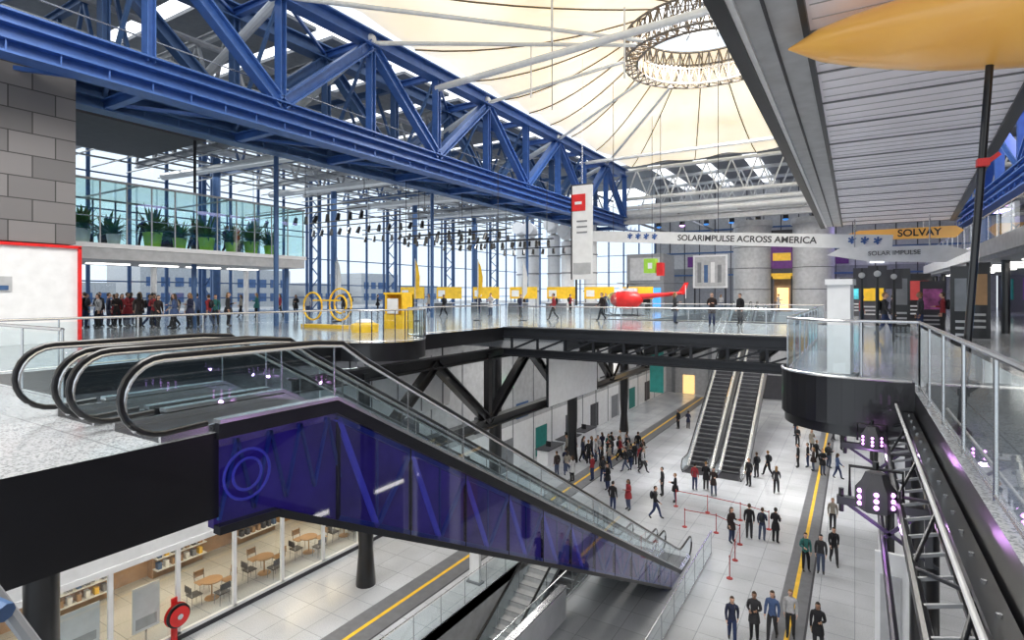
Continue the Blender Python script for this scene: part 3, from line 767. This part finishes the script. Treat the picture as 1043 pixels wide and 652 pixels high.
def ringy(m, c, r, mm):
    pts = [(c[0]+r*math.cos(t*math.pi/12), c[1], c[2]+r*math.sin(t*math.pi/12)) for t in range(24)]
    m.path(pts, .05, mm, 8, True)
m = MB()
ringy(m, (-22.2, 19.6, 12.0), .8, YEL); ringy(m, (-23.8, 19.2, 11.9), .7, YEL); ringy(m, (-22.2, 19.6, 12.0), .45, YEL)
m.beam((-24.6, 19.4, Z1+.08), (-21.3, 19.4, Z1+.08), .6, .16, YEL); m.beam((-24, 19.4, 12.2), (-22, 19.4, 12.2), .08, .08, YEL)
m.obj('yellow_ring_sculpture')
m = MB()
m.box(-20.2, -18.9, 20.6, 21.4, Z1, 11.5, YEL); m.box(-20.2, -18.9, 21.3, 21.4, 11.5, 12.5, YEL); m.box(-20.1, -20, 20.6, 21.4, 11.5, 12.5, YEL); m.box(-19.0, -18.9, 20.6, 21.4, 11.5, 12.5, YEL); m.box(-20.2, -18.9, 20.6, 21.4, 12.5, 12.6, YEL)
m.box(-19.9, -19.2, 20.55, 20.6, 11.55, 12.3, WHT)
m.obj('yellow_kiosk')
m = MB(); m.lathe((-19.0, 18.2, Z1), [(0, 0), (.6, 0), (.62, .35), (.4, .42), (0, .42)], YEL, 20); m.ball((-19.0, 18.2, Z1+.45), (.4, .4, .15), WHT); m.obj('round_stool')
for k in range(7):
    m = MB(); x = -37+k*3.1; y = 40+k*1.6
    m.box(x, x+2.9, y, y+.1, Z1+1.3, Z1+2.4, YEL); m.box(x+.2, x+1.0, y-.02, y, Z1+1.5, Z1+2.1, WHT)
    for q in (x+.1, x+2.8): m.beam((q, y+.05, Z1), (q, y+.05, Z1+1.3), .08, .08, STEEL)
    m.box(x+.2, x+2.3, y-.6, y-.5, Z1, Z1+.9, GREY); m.box(x+.1, x+2.4, y-.8, y-.3, Z1+.9, Z1+.95, WHT); m.obj('yellow_information_desk')
m = MB()
for i, (x, y) in enumerate(((-27.5, 24), (-24, 27.3), (-30.5, 26.5), (-21, 30), (-18.5, 31.5))):
    m.tube((x, y, Z1), (x, y, 14.8), .03, STEEL)
    pr = [(x+.05, 12.2), (x+.35, 12.6), (x+.4, 13.6), (x+.25, 14.3), (x+.05, 14.7)]
    m.add([(a, y, b) for a, b in pr], [(0,1,2,3,4)], [WHT, YEL][i % 2]); m.lathe((x, y, Z1), [(0, .08), (.3, .05), (.3, 0)], DARK, 12)
m.obj('feather_flags')
m = MB(); hx, hy, hz = -15.6, 43, Z1
m.ball((hx, hy, hz+1.3), (1.4, .75, .75), RED, 20, 12); m.ball((hx-.9, hy-.05, hz+1.3), (.75, .68, .6), GLSG, 16, 10)
m.tube((hx+.9, hy, hz+1.5), (hx+4.4, hy, hz+1.8), .26, RED, 12, .1)
m.add([(hx+4.0, hy, hz+1.7), (hx+4.6, hy, hz+2.6), (hx+4.9, hy, hz+2.6), (hx+4.6, hy, hz+1.7)], [(0,1,2,3)], RED); m.beam((hx+3.7, hy-.7, hz+1.8), (hx+3.7, hy+.7, hz+1.8), .4, .04, RED)
m.tube((hx+4.7, hy-.1, hz+1.4), (hx+4.7, hy-.1, hz+2.4), .03, WHT, 6)
m.box(hx-.5, hx+.8, hy-.35, hy+.35, hz+1.9, hz+2.2, WHT); m.tube((hx+.1, hy, hz+2.1), (hx+.1, hy, hz+2.55), .07, DARK)
m.beam((hx-4.2, hy-.6, hz+2.55), (hx+4.4, hy+.6, hz+2.55), .2, .03, DARK); m.beam((hx-.6, hy+4, hz+2.55), (hx+.8, hy-4, hz+2.55), .2, .03, DARK)
for s in (-.7, .7):
    m.path([(hx-1.7, hy+s, hz+.2), (hx-1.4, hy+s, hz+.05), (hx+1.3, hy+s, hz+.05)], .05, DARK, 6)
    for q in (-.7, .7): m.tube((hx+q, hy+s, hz+.06), (hx+q, hy+s*.6, hz+.8), .04, DARK, 6)
m.obj('red_helicopter')

m = MB()
m.box(-13.1, -11.9, 27.6, 27.66, 13.3, 18.4, WHT); m.box(-13.1, -12.3, 27.56, 27.6, 17.0, 17.9, RED); m.box(-12.9, -12.5, 27.54, 27.56, 17.35, 17.5, WHT)
for z in (16.4, 16.1, 15.8): m.box(-12.8, -12.2, 27.56, 27.6, z, z+.08, GREY)
m.box(-13.0, -12.0, 27.56, 27.6, 13.6, 14.2, LGREY); m.box(-13.14, -13.08, 27.56, 27.68, 13.3, 18.4, DARK)
m.tube((-12.5, 27.63, 18.4), (-12.5, 27.63, 25.2), .02, STEEL); m.tube((-13.15, 27.63, 18.4), (-11.85, 27.63, 18.4), .04, DARK)
m.box(-12.9, -12.8, 27.6, 27.66, 11.9, 13.3, BLK)
m.obj('vertical_hanging_banner')
m = MB(); m.box(-12.6, -11.8, 38.2, 38.9, 14.0, 15.0, LIME); m.box(-11.7, -11.3, 38.2, 38.8, 13.8, 14.7, RED); m.box(-12.3, -12.0, 38.18, 38.2, 14.3, 14.7, WHT)
m.tube((-12.1, 38.5, 15), (-12.1, 38.5, 25), .02, DARK, 5); m.tube((-11.5, 38.5, 14.7), (-11.5, 38.5, 25), .02, DARK, 5); m.obj('hanging_cube_sign')
A = Vector((-15.3, 35.2, 16.45)); B = Vector((1.6, 33.6, 15.1)); d = (B-A).normalized()
m = MB(); m.beam(A, B, .12, .72, WHT); m.beam(A, A-d*.5, .1, .4, WHT)
for t in (.1, .5, .9): p = A+(B-A)*t; m.tube(p, (p.x, p.y, 26.5), .02, DARK, 5)
ban = m.obj('lettered_banner_beam')
ang = math.atan2(d.y, d.x); pit = math.asin(d.z)
rot = (Matrix.Rotation(ang, 4, 'Z') @ Matrix.Rotation(-pit, 4, 'Y') @ Matrix.Rotation(math.pi/2, 4, 'X')).to_euler()
text('SOLARIMPULSE ACROSS AMERICA', .5, (A+(B-A)*.58)+Vector((0, -.08, 0)), rot, DGREY, ban, off=.008)
text('* * * *', .8, (A+(B-A)*.22)+Vector((0, -.08, -.1)), rot, BLUE, ban, 'stars', off=.02); text('* * *', .8, (A+(B-A)*.93)+Vector((0, -.08, -.1)), rot, BLUE, ban, 'stars', off=.02)

# ------------------------------------------------------------------ suspended solar aircraft
root = bpy.data.objects.new('suspended_solar_airplane', None); sc.collection.objects.link(root)
m = MB()
def wx(y): return -1.5, 2.3+(y-8)*.068
prof = [(0, 0), (.0, .35), (.1, .6), (.35, .75), (.7, .5), (1, .1), (1, 0)]
ysW = [2+i*1.75 for i in range(20)]
rowsW = []
for y in ysW:
    a, b = wx(y); rowsW.append([(a+(b-a)*u, y, 16.25+w) for u, w in prof])
n = len(prof); vs = [p for r in rowsW for p in r]; ye = ysW[-1]
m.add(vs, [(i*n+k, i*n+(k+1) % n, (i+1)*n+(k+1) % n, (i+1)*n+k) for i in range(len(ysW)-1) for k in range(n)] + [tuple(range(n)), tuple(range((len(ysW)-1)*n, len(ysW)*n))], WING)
for y in ysW:
    a, b = wx(y); m.beam((a, y, 16.23), (b, y, 16.23), .03, .03, GREY)
yy = 2
while yy < ye: a, b = wx(yy); m.beam((a+1, yy, 16.235), (b, yy, 16.235), .012, .012, LGREY); yy += .44
m.box(-1.6, -1.38, 2, ye, 16.12, 16.25, DARK); m.box(-.62, -.54, 2, ye, 16.15, 16.25, DARK); m.box(-1.38, -1.3, 2, ye, 16.15, 16.25, WHT)
m.box(-1.3, -.62, 2, ye, 16.21, 16.25, LGREY); m.box(-1.02, -.98, 2, ye, 16.18, 16.25, DGREY)
a0, b0 = wx(2); a1, b1 = wx(ye); m.beam((b0, 2, 16.25), (b1, ye, 16.25), .22, .14, DARK)
m.obj('wing', root)
m = MB()
vs = []; N = 24; K = 18
for j in range(K+1):
    t = j/K; x = -.8+7*t; r = math.sin(math.pi*t)**.6*.5
    if j in (0, K): r = .01
    for i in range(N): q = 2*math.pi*i/N; vs.append((x, 8.75+2.1*r*math.cos(q), 15.95+1.05*r*math.sin(q)-.22*math.sin(math.pi*t)))
m.add(vs, [(j*N+i, j*N+(i+1) % N, (j+1)*N+(i+1) % N, (j+1)*N+i) for j in range(K) for i in range(N)], ORA)
m.obj('engine_pod', root)
m = MB()
pr = [(-.8, 0), (.2, .32), (4.3, .34), (4.6, .1), (4.3, -.25), (.6, -.2)]
m.add([(x, 35.3, 15.6+z) for x, z in pr] + [(x, 35.5, 15.6+z) for x, z in pr], [tuple(range(6)), tuple(range(11, 5, -1))] + [(i, (i+1) % 6, 6+(i+1) % 6, 6+i) for i in range(6)], ORA)
m.tube((0, 35.4, 15.7), (0, 35.4, 16.3), .04, STEEL); m.tube((3, 35.4, 15.7), (3, 35.4, 16.3), .04, STEEL)
m.obj('winglet', root)
text('SOLVAY', .5, (2.8, 35.27, 15.66), (math.pi/2, 0, 0), BLK, root, off=.01)
m = MB()
pr = [(-1.2, 0), (-.6, .35), (3.6, .3), (4.5, 0), (3.6, -.5), (.5, -.35)]
m.add([(x, 32.6, 14.5+z) for x, z in pr] + [(x, 32.85, 14.5+z) for x, z in pr], [tuple(range(6)), tuple(range(11, 5, -1))] + [(i, (i+1) % 6, 6+(i+1) % 6, 6+i) for i in range(6)], WHT)
m.tube((0, 32.7, 14.8), (0, 32.7, 16.3), .03, STEEL); m.tube((3, 32.7, 14.8), (3, 32.7, 16.3), .03, STEEL); m.obj('tail_fin', root)
text('SOLAR IMPULSE', .3, (1.6, 32.57, 14.5), (math.pi/2, 0, 0), DGREY, root)

# ------------------------------------------------------------------ right mezzanine and exhibits
m = MB(); m.box(5, 12.9, 15, 58, 14.0, 14.75, GREY); m.box(4.9, 5.0, 15, 58, 14.2, 14.85, LGREY)
for k in range(9): m.tube((5.6, 17+k*5, Z1), (5.6, 17+k*5, 14), .16, BLK, 10)
for k in range(14): m.box(6, 8, 16+k*3, 16.3+k*3, 13.95, 14, LAMP)
for k in range(6): m.box(7, 7.2, 17+k*7, 20+k*7, 14.75, 17.3, [WHT, PURP, GREY, WHT, BLUE2, GREY][k])
m.obj('mezzanine_right')
rail('glass_railing', [(5.05, 15), (5.05, 58)], 14.85, 1.2, 2.2)
m = MB(); m.box(13, 13.3, -6, 78, Z1, 27, DGREY)
for k in range(12): m.box(12.9, 13, 5+k*6, 7+k*6, 12, 14, [BLUEL, PURP, TEAL][k % 3])
m.obj('wall_right_upper')
m = MB()
m.box(4.3, 4.45, 18.6, 20.6, 11.4, 13.3, BLUEL); m.box(4.25, 4.5, 18.5, 20.7, 11.3, 11.4, BLK); m.box(4.3, 4.5, 19.4, 19.8, Z1, 11.3, BLK); m.box(4.28, 4.31, 19, 19.6, 11.6, 13, GREENL); m.obj('video_screen')
m = MB(); m.box(3.0, 5.2, 11.8, 13.2, 11.72, 11.8, WHT); m.box(3.2, 5.0, 12, 13, Z1, 11.72, LGREY); m.ball((4, 12.4, 11.82), (.4, .3, .05), DARK); m.obj('display_table')
for k, (x, y, w_, h_, a_, b_) in enumerate(((1.4, 29, .6, 2.8, BLK, GREY), (2.5, 31, .9, 2.3, DGREY, PINKL), (3.6, 27, .7, 2.9, BLK, WOOD), (4.1, 33.5, 1.0, 2.6, DARK, BLUEL), (.2, 41, 1.4, 2.9, DGREY, YEL), (2.4, 43, 1.6, 3, BLK, BELT), (-1.0, 50, 2.0, 3, DGREY, CYANL), (3.2, 50, 1.6, 3, BLK, PURP), (2.6, 22.5, .5, 2.6, BLK, GREY), (-.8, 57, 1.4, 2.4, WHT, RED))):
    m = MB(); m.box(x, x+w_, y, y+.12, Z1, Z1+h_, a_); m.box(x+.1, x+w_-.1, y-.02, y, Z1+h_*.45, Z1+h_*.85, b_); m.box(x-.05, x+w_+.05, y-.15, y+.27, Z1, Z1+.05, GREY)
    for q in range(3): m.box(x+.12, x+w_*.8, y-.02, y, Z1+h_*(.15+.08*q), Z1+h_*(.18+.08*q), LGREY)
    m.obj('exhibit_panel')
m = MB()
for x, y in ((.6, 21), (.2, 22.5), (1.2, 24.5)):
    m.tube((x, y, Z1), (x, y, 13.4), .05, BLK); m.box(x-.25, x+.25, y-.04, y+.04, 12.7, 13.4, DGREY); m.ball((x, y-.05, 13.15), (.1, .02, .1), LGREY, 12, 8)
m.obj('signposts')
m = MB()
m.tube((-3.98, 1.0, 11.15), (-3.62, 1.35, 10.3), .035, GREY); m.tube((-4.2, .95, 10.95), (-3.75, 1.1, 10.85), .05, BLUE2); m.ball((-3.97, 1.0, 11.15), (.045,)*3, BLK, 10, 8)
m.obj('scaffold_tube')
for x, y in ((-9.9, 2.2), (-11.5, 1.6)):
    m = MB(); m.lathe((x, y, Z1), [(0, 0), (.2, 0), (.19, .04), (.03, .08), (.03, 1.0), (.04, 1.05), (0, 1.05)], BLK, 16); m.obj('barrier_post')
m = MB(); m.box(-12.5, -11.0, -1.5, 1.0, Z1, Z1+.5, BLK); m.box(-12.4, -11.1, -1.4, .9, Z1+.5, Z1+.6, DGREY); m.obj('black_bench')

# ------------------------------------------------------------------ people
SK = [mat('skin_a', (.6, .36, .26), .5, var=.05), mat('skin_b', (.3, .17, .11), .5, var=.05)]
TOPC = [mat('cloth_%d' % i, c, .85, var=.15, scale=12) for i, c in enumerate([(.012,.012,.016),(.02,.025,.06),(.03,.03,.035),(.3,.03,.04),(.06,.1,.22),(.3,.27,.23),(.03,.02,.02),(.45,.45,.47),(.03,.15,.14),(.01,.01,.014)])]
TRO = [mat('trouser_%d' % i, c, .85, var=.15, scale=12) for i, c in enumerate([(.01,.01,.014),(.02,.035,.1),(.03,.03,.035),(.06,.08,.14)])]
HAIR = [mat('hair_%d' % i, c, .6, var=.3, scale=30) for i, c in enumerate([(.01,.007,.005),(.045,.022,.01),(.22,.12,.04)])]
def grow(verts, edges, rad, roots, sub=1):
    me = bpy.data.meshes.new('t'); bm = bmesh.new(); lay = bm.verts.layers.skin.verify()
    vs = []
    for i, v in enumerate(verts):
        q = bm.verts.new(v); r = rad[i]; q[lay].radius = r if isinstance(r, tuple) else (r, r); q[lay].use_root = i in roots; vs.append(q)
    for a, b in edges: bm.edges.new((vs[a], vs[b]))
    bm.to_mesh(me); bm.free()
    ob = bpy.data.objects.new('t', me); sc.collection.objects.link(ob)
    s = ob.modifiers.new('s', 'SKIN'); s.branch_smoothing = .3
    u = ob.modifiers.new('u', 'SUBSURF'); u.levels = sub
    dg = bpy.context.evaluated_depsgraph_get(); e = ob.evaluated_get(dg); m2 = e.to_mesh()
    V = [tuple(v.co) for v in m2.vertices]; F = [tuple(p.vertices) for p in m2.polygons]
    e.to_mesh_clear(); bpy.data.objects.remove(ob); bpy.data.meshes.remove(me)
    return V, F
def segd(p, a, b):
    ab = b-a; t = max(0, min(1, (p-a).dot(ab)/max(ab.length_squared, 1e-9))); return (p-(a+ab*t)).length
def person_mesh(name, arms, legs, longhair=False, bag=False, coat=False):
    V = [(0,0,.95),(0,.005,1.1),(0,0,1.28),(0,.01,1.42),(0,.01,1.5),(0,-.01,1.57),(0,-.02,1.64)]
    Rr = [(.15,.11),(.13,.1),(.16,.112),(.125,.085),.055,.06,(.07,.08)]
    E = [(0,1),(1,2),(2,3),(3,4),(4,5),(5,6)]
    S = [(0,1,1),(1,2,1),(2,3,1),(3,4,1),(4,5,0),(5,6,0)]
    hands = []
    for sx, (sh, el, wr) in zip((1,-1), arms):
        b = len(V); V += [sh, el, wr]; w = Vector(wr); d = (w-Vector(el)).normalized(); h = w+d*.07
        V.append(tuple(h)); Rr += [.07, .056, .036, (.036, .022)]
        E += [(3, b), (b, b+1), (b+1, b+2), (b+2, b+3)]; S += [(3,b,1),(b,b+1,1),(b+1,b+2,1),(b+2,b+3,0)]
        hands.append((w, d, sx))
    for kn, an, to in legs:
        sx = 1 if kn[0] > 0 else -1; b = len(V)
        V += [(sx*.085, 0, .87), kn, an, to]; Rr += [.102, .074, (.054), (.045, .034)]
        E += [(0, b), (b, b+1), (b+1, b+2), (b+2, b+3)]; S += [(0,b,2),(b,b+1,2),(b+1,b+2,2),(b+2,b+3,3)]
    vv, ff = grow(V, E, Rr, {0}, 1)
    m = MB(); slots = [SK[0], TOPC[0], TRO[0], BLK, HAIR[0], DARK]
    for s in slots: m.mats.append(s)
    VV = [Vector(x) for x in V]; base = len(m.v); m.v += vv
    for f in ff:
        c = sum((Vector(vv[i]) for i in f), Vector())/len(f)
        best = min(S, key=lambda s: segd(c, VV[s[0]], VV[s[1]])); k = best[2]
        if k == 2 and (coat and c.z > .72 or c.z > .9): k = 1
        if k == 2 and c.z < .09: k = 3
        m.f.append([base+i for i in f]); m.m.append(k)
    fv, fe, fr, rt = [], [], [], set()
    for w, d, sx in hands:
        side = Vector((0, -1, 0)) - d*Vector((0, -1, 0)).dot(d); side.normalize(); cur = d.cross(side)*(-sx)
        if cur.x*sx > 0: cur = -cur
        for j, l in enumerate((.036, .042, .039, .03)):
            o = w+d*.085+side*(.027-.018*j); b = len(fv)
            fv += [tuple(o), tuple(o+d*l+cur*.008), tuple(o+d*l*1.8+cur*.03)]; fr += [.0095, .009, .0075]; fe += [(b, b+1), (b+1, b+2)]; rt.add(b)
        o = w+d*.035+side*.025; b = len(fv); fv += [tuple(o), tuple(o+side*.025+d*.025), tuple(o+side*.035+d*.055+cur*.012)]; fr += [.011, .0105, .009]; fe += [(b, b+1), (b+1, b+2)]; rt.add(b)
    V2, F2 = grow(fv, fe, fr, rt, 1); b = len(m.v); m.v += V2
    for f in F2: m.f.append([b+i for i in f]); m.m.append(0)
    hc = (0, -.02, 1.635)
    m.ball(hc, (.074, .092, .112), slots[0], 16, 12)
    m.ball((0, -.115, 1.615), (.012, .02, .02), slots[0], 8, 6)
    for s in (-1, 1):
        m.ball((s*.03, -.103, 1.64), (.012, .008, .007), slots[5], 8, 6); m.ball((s*.075, -.01, 1.625), (.01, .02, .03), slots[0], 8, 6)
    m.ball((0, -.103, 1.578), (.024, .008, .006), slots[3], 8, 6)
    m.ball((0, -.008, 1.655), (.083, .098, .108), slots[4], 18, 12, keep=lambda c: c.y > -.02 and c.z > 1.57 or c.z > 1.70)
    if longhair: m.ball((0, .05, 1.53), (.085, .06, .16), slots[4], 14, 10)
    if bag:
        m.ball((0, .18, 1.25), (.14, .1, .22), slots[5], 14, 10); m.path([(.08, .12, 1.42), (.09, -.02, 1.47), (.1, -.12, 1.35), (.1, -.06, 1.12), (.1, .12, 1.1)], .014, slots[5], 6); m.path([(-.08, .12, 1.42), (-.09, -.02, 1.47), (-.1, -.12, 1.35), (-.1, -.06, 1.12), (-.1, .12, 1.1)], .014, slots[5], 6)
    if coat:
        m.lathe((0, 0, 0), [(.15, 1.0), (.185, .85), (.2, .68), (.17, .68)], slots[1], 18)
    zmin = min(v[2] for v in m.v); m.v = [(v[0], v[1], v[2]-zmin) for v in m.v]
    return m.mesh(name)
SA = ((.165,.01,1.4),(.215,.03,1.13),(.21,-.05,.89)); SB = ((-.165,.01,1.4),(-.215,.03,1.13),(-.21,-.05,.89))
PH = ((.165,.01,1.4),(.22,.02,1.14),(.11,-.24,1.2)); PB = ((-.165,.01,1.4),(-.22,.02,1.14),(-.11,-.25,1.16))
WA = ((.165,.01,1.4),(.21,.12,1.16),(.2,.1,.92)); WB = ((-.165,.01,1.4),(-.21,-.05,1.14),(-.19,-.24,.96))
L0 = (((.095,-.01,.5),(.1,.03,.09),(.12,-.14,.035)), ((-.095,-.01,.5),(-.1,.03,.09),(-.12,-.14,.035)))
L1 = (((.09,-.17,.52),(.095,-.27,.11),(.1,-.43,.06)), ((-.09,.05,.5),(-.095,.3,.16),(-.1,.17,.04)))
L2 = (((.09,.06,.5),(.095,.24,.13),(.1,.1,.035)), ((-.09,-.14,.52),(-.095,-.2,.1),(-.1,-.37,.045)))
L3 = (((.12,-.02,.5),(.14,.03,.09),(.17,-.13,.035)), ((-.095,-.04,.5),(-.095,.02,.09),(-.1,-.15,.035)))
POS = [person_mesh('visitor_standing', (SA, SB), L0), person_mesh('visitor_phone', (PH, SB), L3, longhair=True, coat=True),
       person_mesh('visitor_walking', (WA, WB), L1, bag=True), person_mesh('visitor_striding', (SA, WB), L2, longhair=True),
       person_mesh('visitor_talking', (PH, PB), L0, coat=True), person_mesh('visitor_waiting', (SA, PB), L3, bag=True)]
placed = []
def person(x, y, z, rot=None, pose=None, top=None, tro=None):
    for _ in range(30):
        if all(abs(z-c) > .5 or math.hypot(x-a, y-b) > .55 for a, b, c in placed): break
        x += U(-.5, .5); y += U(-.5, .5)
    placed.append((x, y, z))
    me = POS[pose if pose is not None else random.randrange(6)]
    o = bpy.data.objects.new('person', me); sc.collection.objects.link(o)
    o.location = (x, y, z); o.rotation_euler = (0, 0, U(0, 6.28) if rot is None else rot); s = U(.96, 1.05); o.scale = (s, s*1.05, s)
    cs = [SK[0] if R() < .8 else SK[1], TOPC[top] if top is not None else random.choice(TOPC), random.choice(TRO) if tro is None else TRO[tro], BLK, random.choice(HAIR), DARK]
    for i, c in enumerate(cs): o.material_slots[i].link = 'OBJECT'; o.material_slots[i].material = c
gz = .012
for x, y, r, p, t in [(-3.75,21.2,.2,2,1),(-3.1,21.8,0,4,2),(-2.55,22.2,-.1,3,4),(-2.0,22.7,.1,0,7),(-1.1,22.2,0,1,0),(-1.9,28.5,.3,5,8),(-1.3,28.6,0,0,2),(-.83,29.9,.2,2,0),
    (-4.6,30.7,3.3,0,0),(-4.0,30.8,3,5,1),(-3.4,30.9,2.8,4,9),(-5.3,29.8,1,1,6),(-9.5,30.8,None,2,0),(-11.2,31.2,None,1,3),(-11.8,30.3,None,0,0),(-8.7,36.5,3,0,3),(-8.1,36.9,3.2,4,0),(-7.5,36.2,.2,1,6),
    (-5.9,39.2,None,0,0),(-5.7,41.2,None,5,9),(-5.1,42,None,2,0),(-4.2,38.6,None,3,2),(-1,34.2,.1,0,5),(-14,52.4,None,0,0),(-13.2,52.9,None,4,1),(-3.1,59,None,2,0),
    (-2.9,45.6,None,0,0),(-2.5,44.9,None,1,6),(-1.9,44.2,None,4,0),(-1.6,46.3,None,5,2),(-3.5,45.2,None,0,9),(-2.4,47,None,2,0),(-1,43.9,None,3,4),(-.9,52,None,0,0),(-1.6,55,None,2,0),(-9.2,33.8,None,4,0),(-10.2,34.5,None,0,2)]:
    person(x, y, gz, r, p, t)
for i in range(36): person(U(-17.4, -13.0), U(33.5, 43), gz)
for i in range(8): person(U(-5, -2.5), U(50, 68), gz)
for i in range(34): t = R(); person(-35+5.5*t+U(-.5, 1.5), 13.0+3*t+U(-1.4, 1.4), Z1)
for x, y in [(-39,25),(-38,25.6),(-36.8,26.7),(-36,27.5),(-34,27),(-30,33),(-27,34),(-24,36),(-21,35.5),(-26.5,38),(-17,33),(-14,34),(-9,33),(-6.5,31),(-5.5,33.5),(.3,34),(1.7,35.5),(3.5,38),(2.2,27.3),(1.0,26.5),(3.2,30),(-19,47),(-22,46),(-28,48),(-2,61.3),(-6.5,61.5),(-12,61.6),(3,47),(1,45),(-33,30),(-34,31),(-37,33),(-31,37),(-38,38)]: person(x, y, Z1)
for x, y in [(-30.9, 12), (-31.2, 14.6), (-30.9, 17), (-31, 19)]: person(x, y, 14.76)

# ------------------------------------------------------------------ lights
def area(x, y, z, sx, sy, e, col=(1, .97, .92), rot=(0, 0, 0)):
    l = bpy.data.lights.new('area', 'AREA'); l.shape = 'RECTANGLE'; l.size = sx; l.size_y = sy; l.energy = e; l.color = col
    o = bpy.data.objects.new('added_area_light', l); o.location = (x, y, z); o.rotation_euler = rot; sc.collection.objects.link(o)
for y in (8, 18): area(-18.3, y, 9.65, 1, 5, 400)  # added lamps under the slabs, put in to brighten the ground floor
for y in (5, 12, 19): area(-23.5, y, 3.3, 1.5, 4, 110, (1, .76, .46))
for y in (30, 42, 54): area(-17.2, y, 9.6, 1.2, 6, 380)  # more added fill below the left slab
area(-7, 30, 9.3, 8, 3, 450); area(-7, 66, 9.6, 10, 5, 700)  # added below the bridge and far slab to lift the floor brightness
for y in (18, 34, 50): area(2.8, y, 9.6, 2, 6, 200)  # added fill under the right slab
for y in (20, 34): area(8, y, 13.9, 3, 6, 200)
area(-8.5, 38.5, 29.5, 7, 7, 9000, (1, .98, .95)); area(-9.6, 4, 27, 12, 12, 4500, (1, .98, .95))
area(-35, 40, 21.2, 12, 36, 1800, (.9, .95, 1))
area(0, 66, 20, 6, 3, 700, (.5, .4, 1)); area(9, 40, 22, 3, 20, 600, (.5, .5, 1)); area(-14, 68, 21, 8, 6, 800, (.95, .97, 1))
sun = bpy.data.lights.new('sun', 'SUN'); sun.energy = 2.8; sun.angle = .12; sun.color = (1, .96, .9)
so = bpy.data.objects.new('sun', sun); so.rotation_euler = (math.radians(20), math.radians(-62), 0); sc.collection.objects.link(so)
w = bpy.data.worlds.new('sky'); w.use_nodes = True; sc.world = w
bg = w.node_tree.nodes['Background']; bg.inputs[0].default_value = (.84, .92, 1, 1); bg.inputs[1].default_value = 1.3

# ------------------------------------------------------------------ camera
cd = bpy.data.cameras.new('camera'); cam = bpy.data.objects.new('camera', cd); sc.collection.objects.link(cam)
cam.location = (0, 0, 12.5); cam.rotation_euler = (math.radians(90), 0, math.radians(31.5))
cd.sensor_width = 36; cd.lens = 19.67; cd.shift_y = -26/1043; cd.clip_start = .05; cd.clip_end = 600
sc.camera = cam
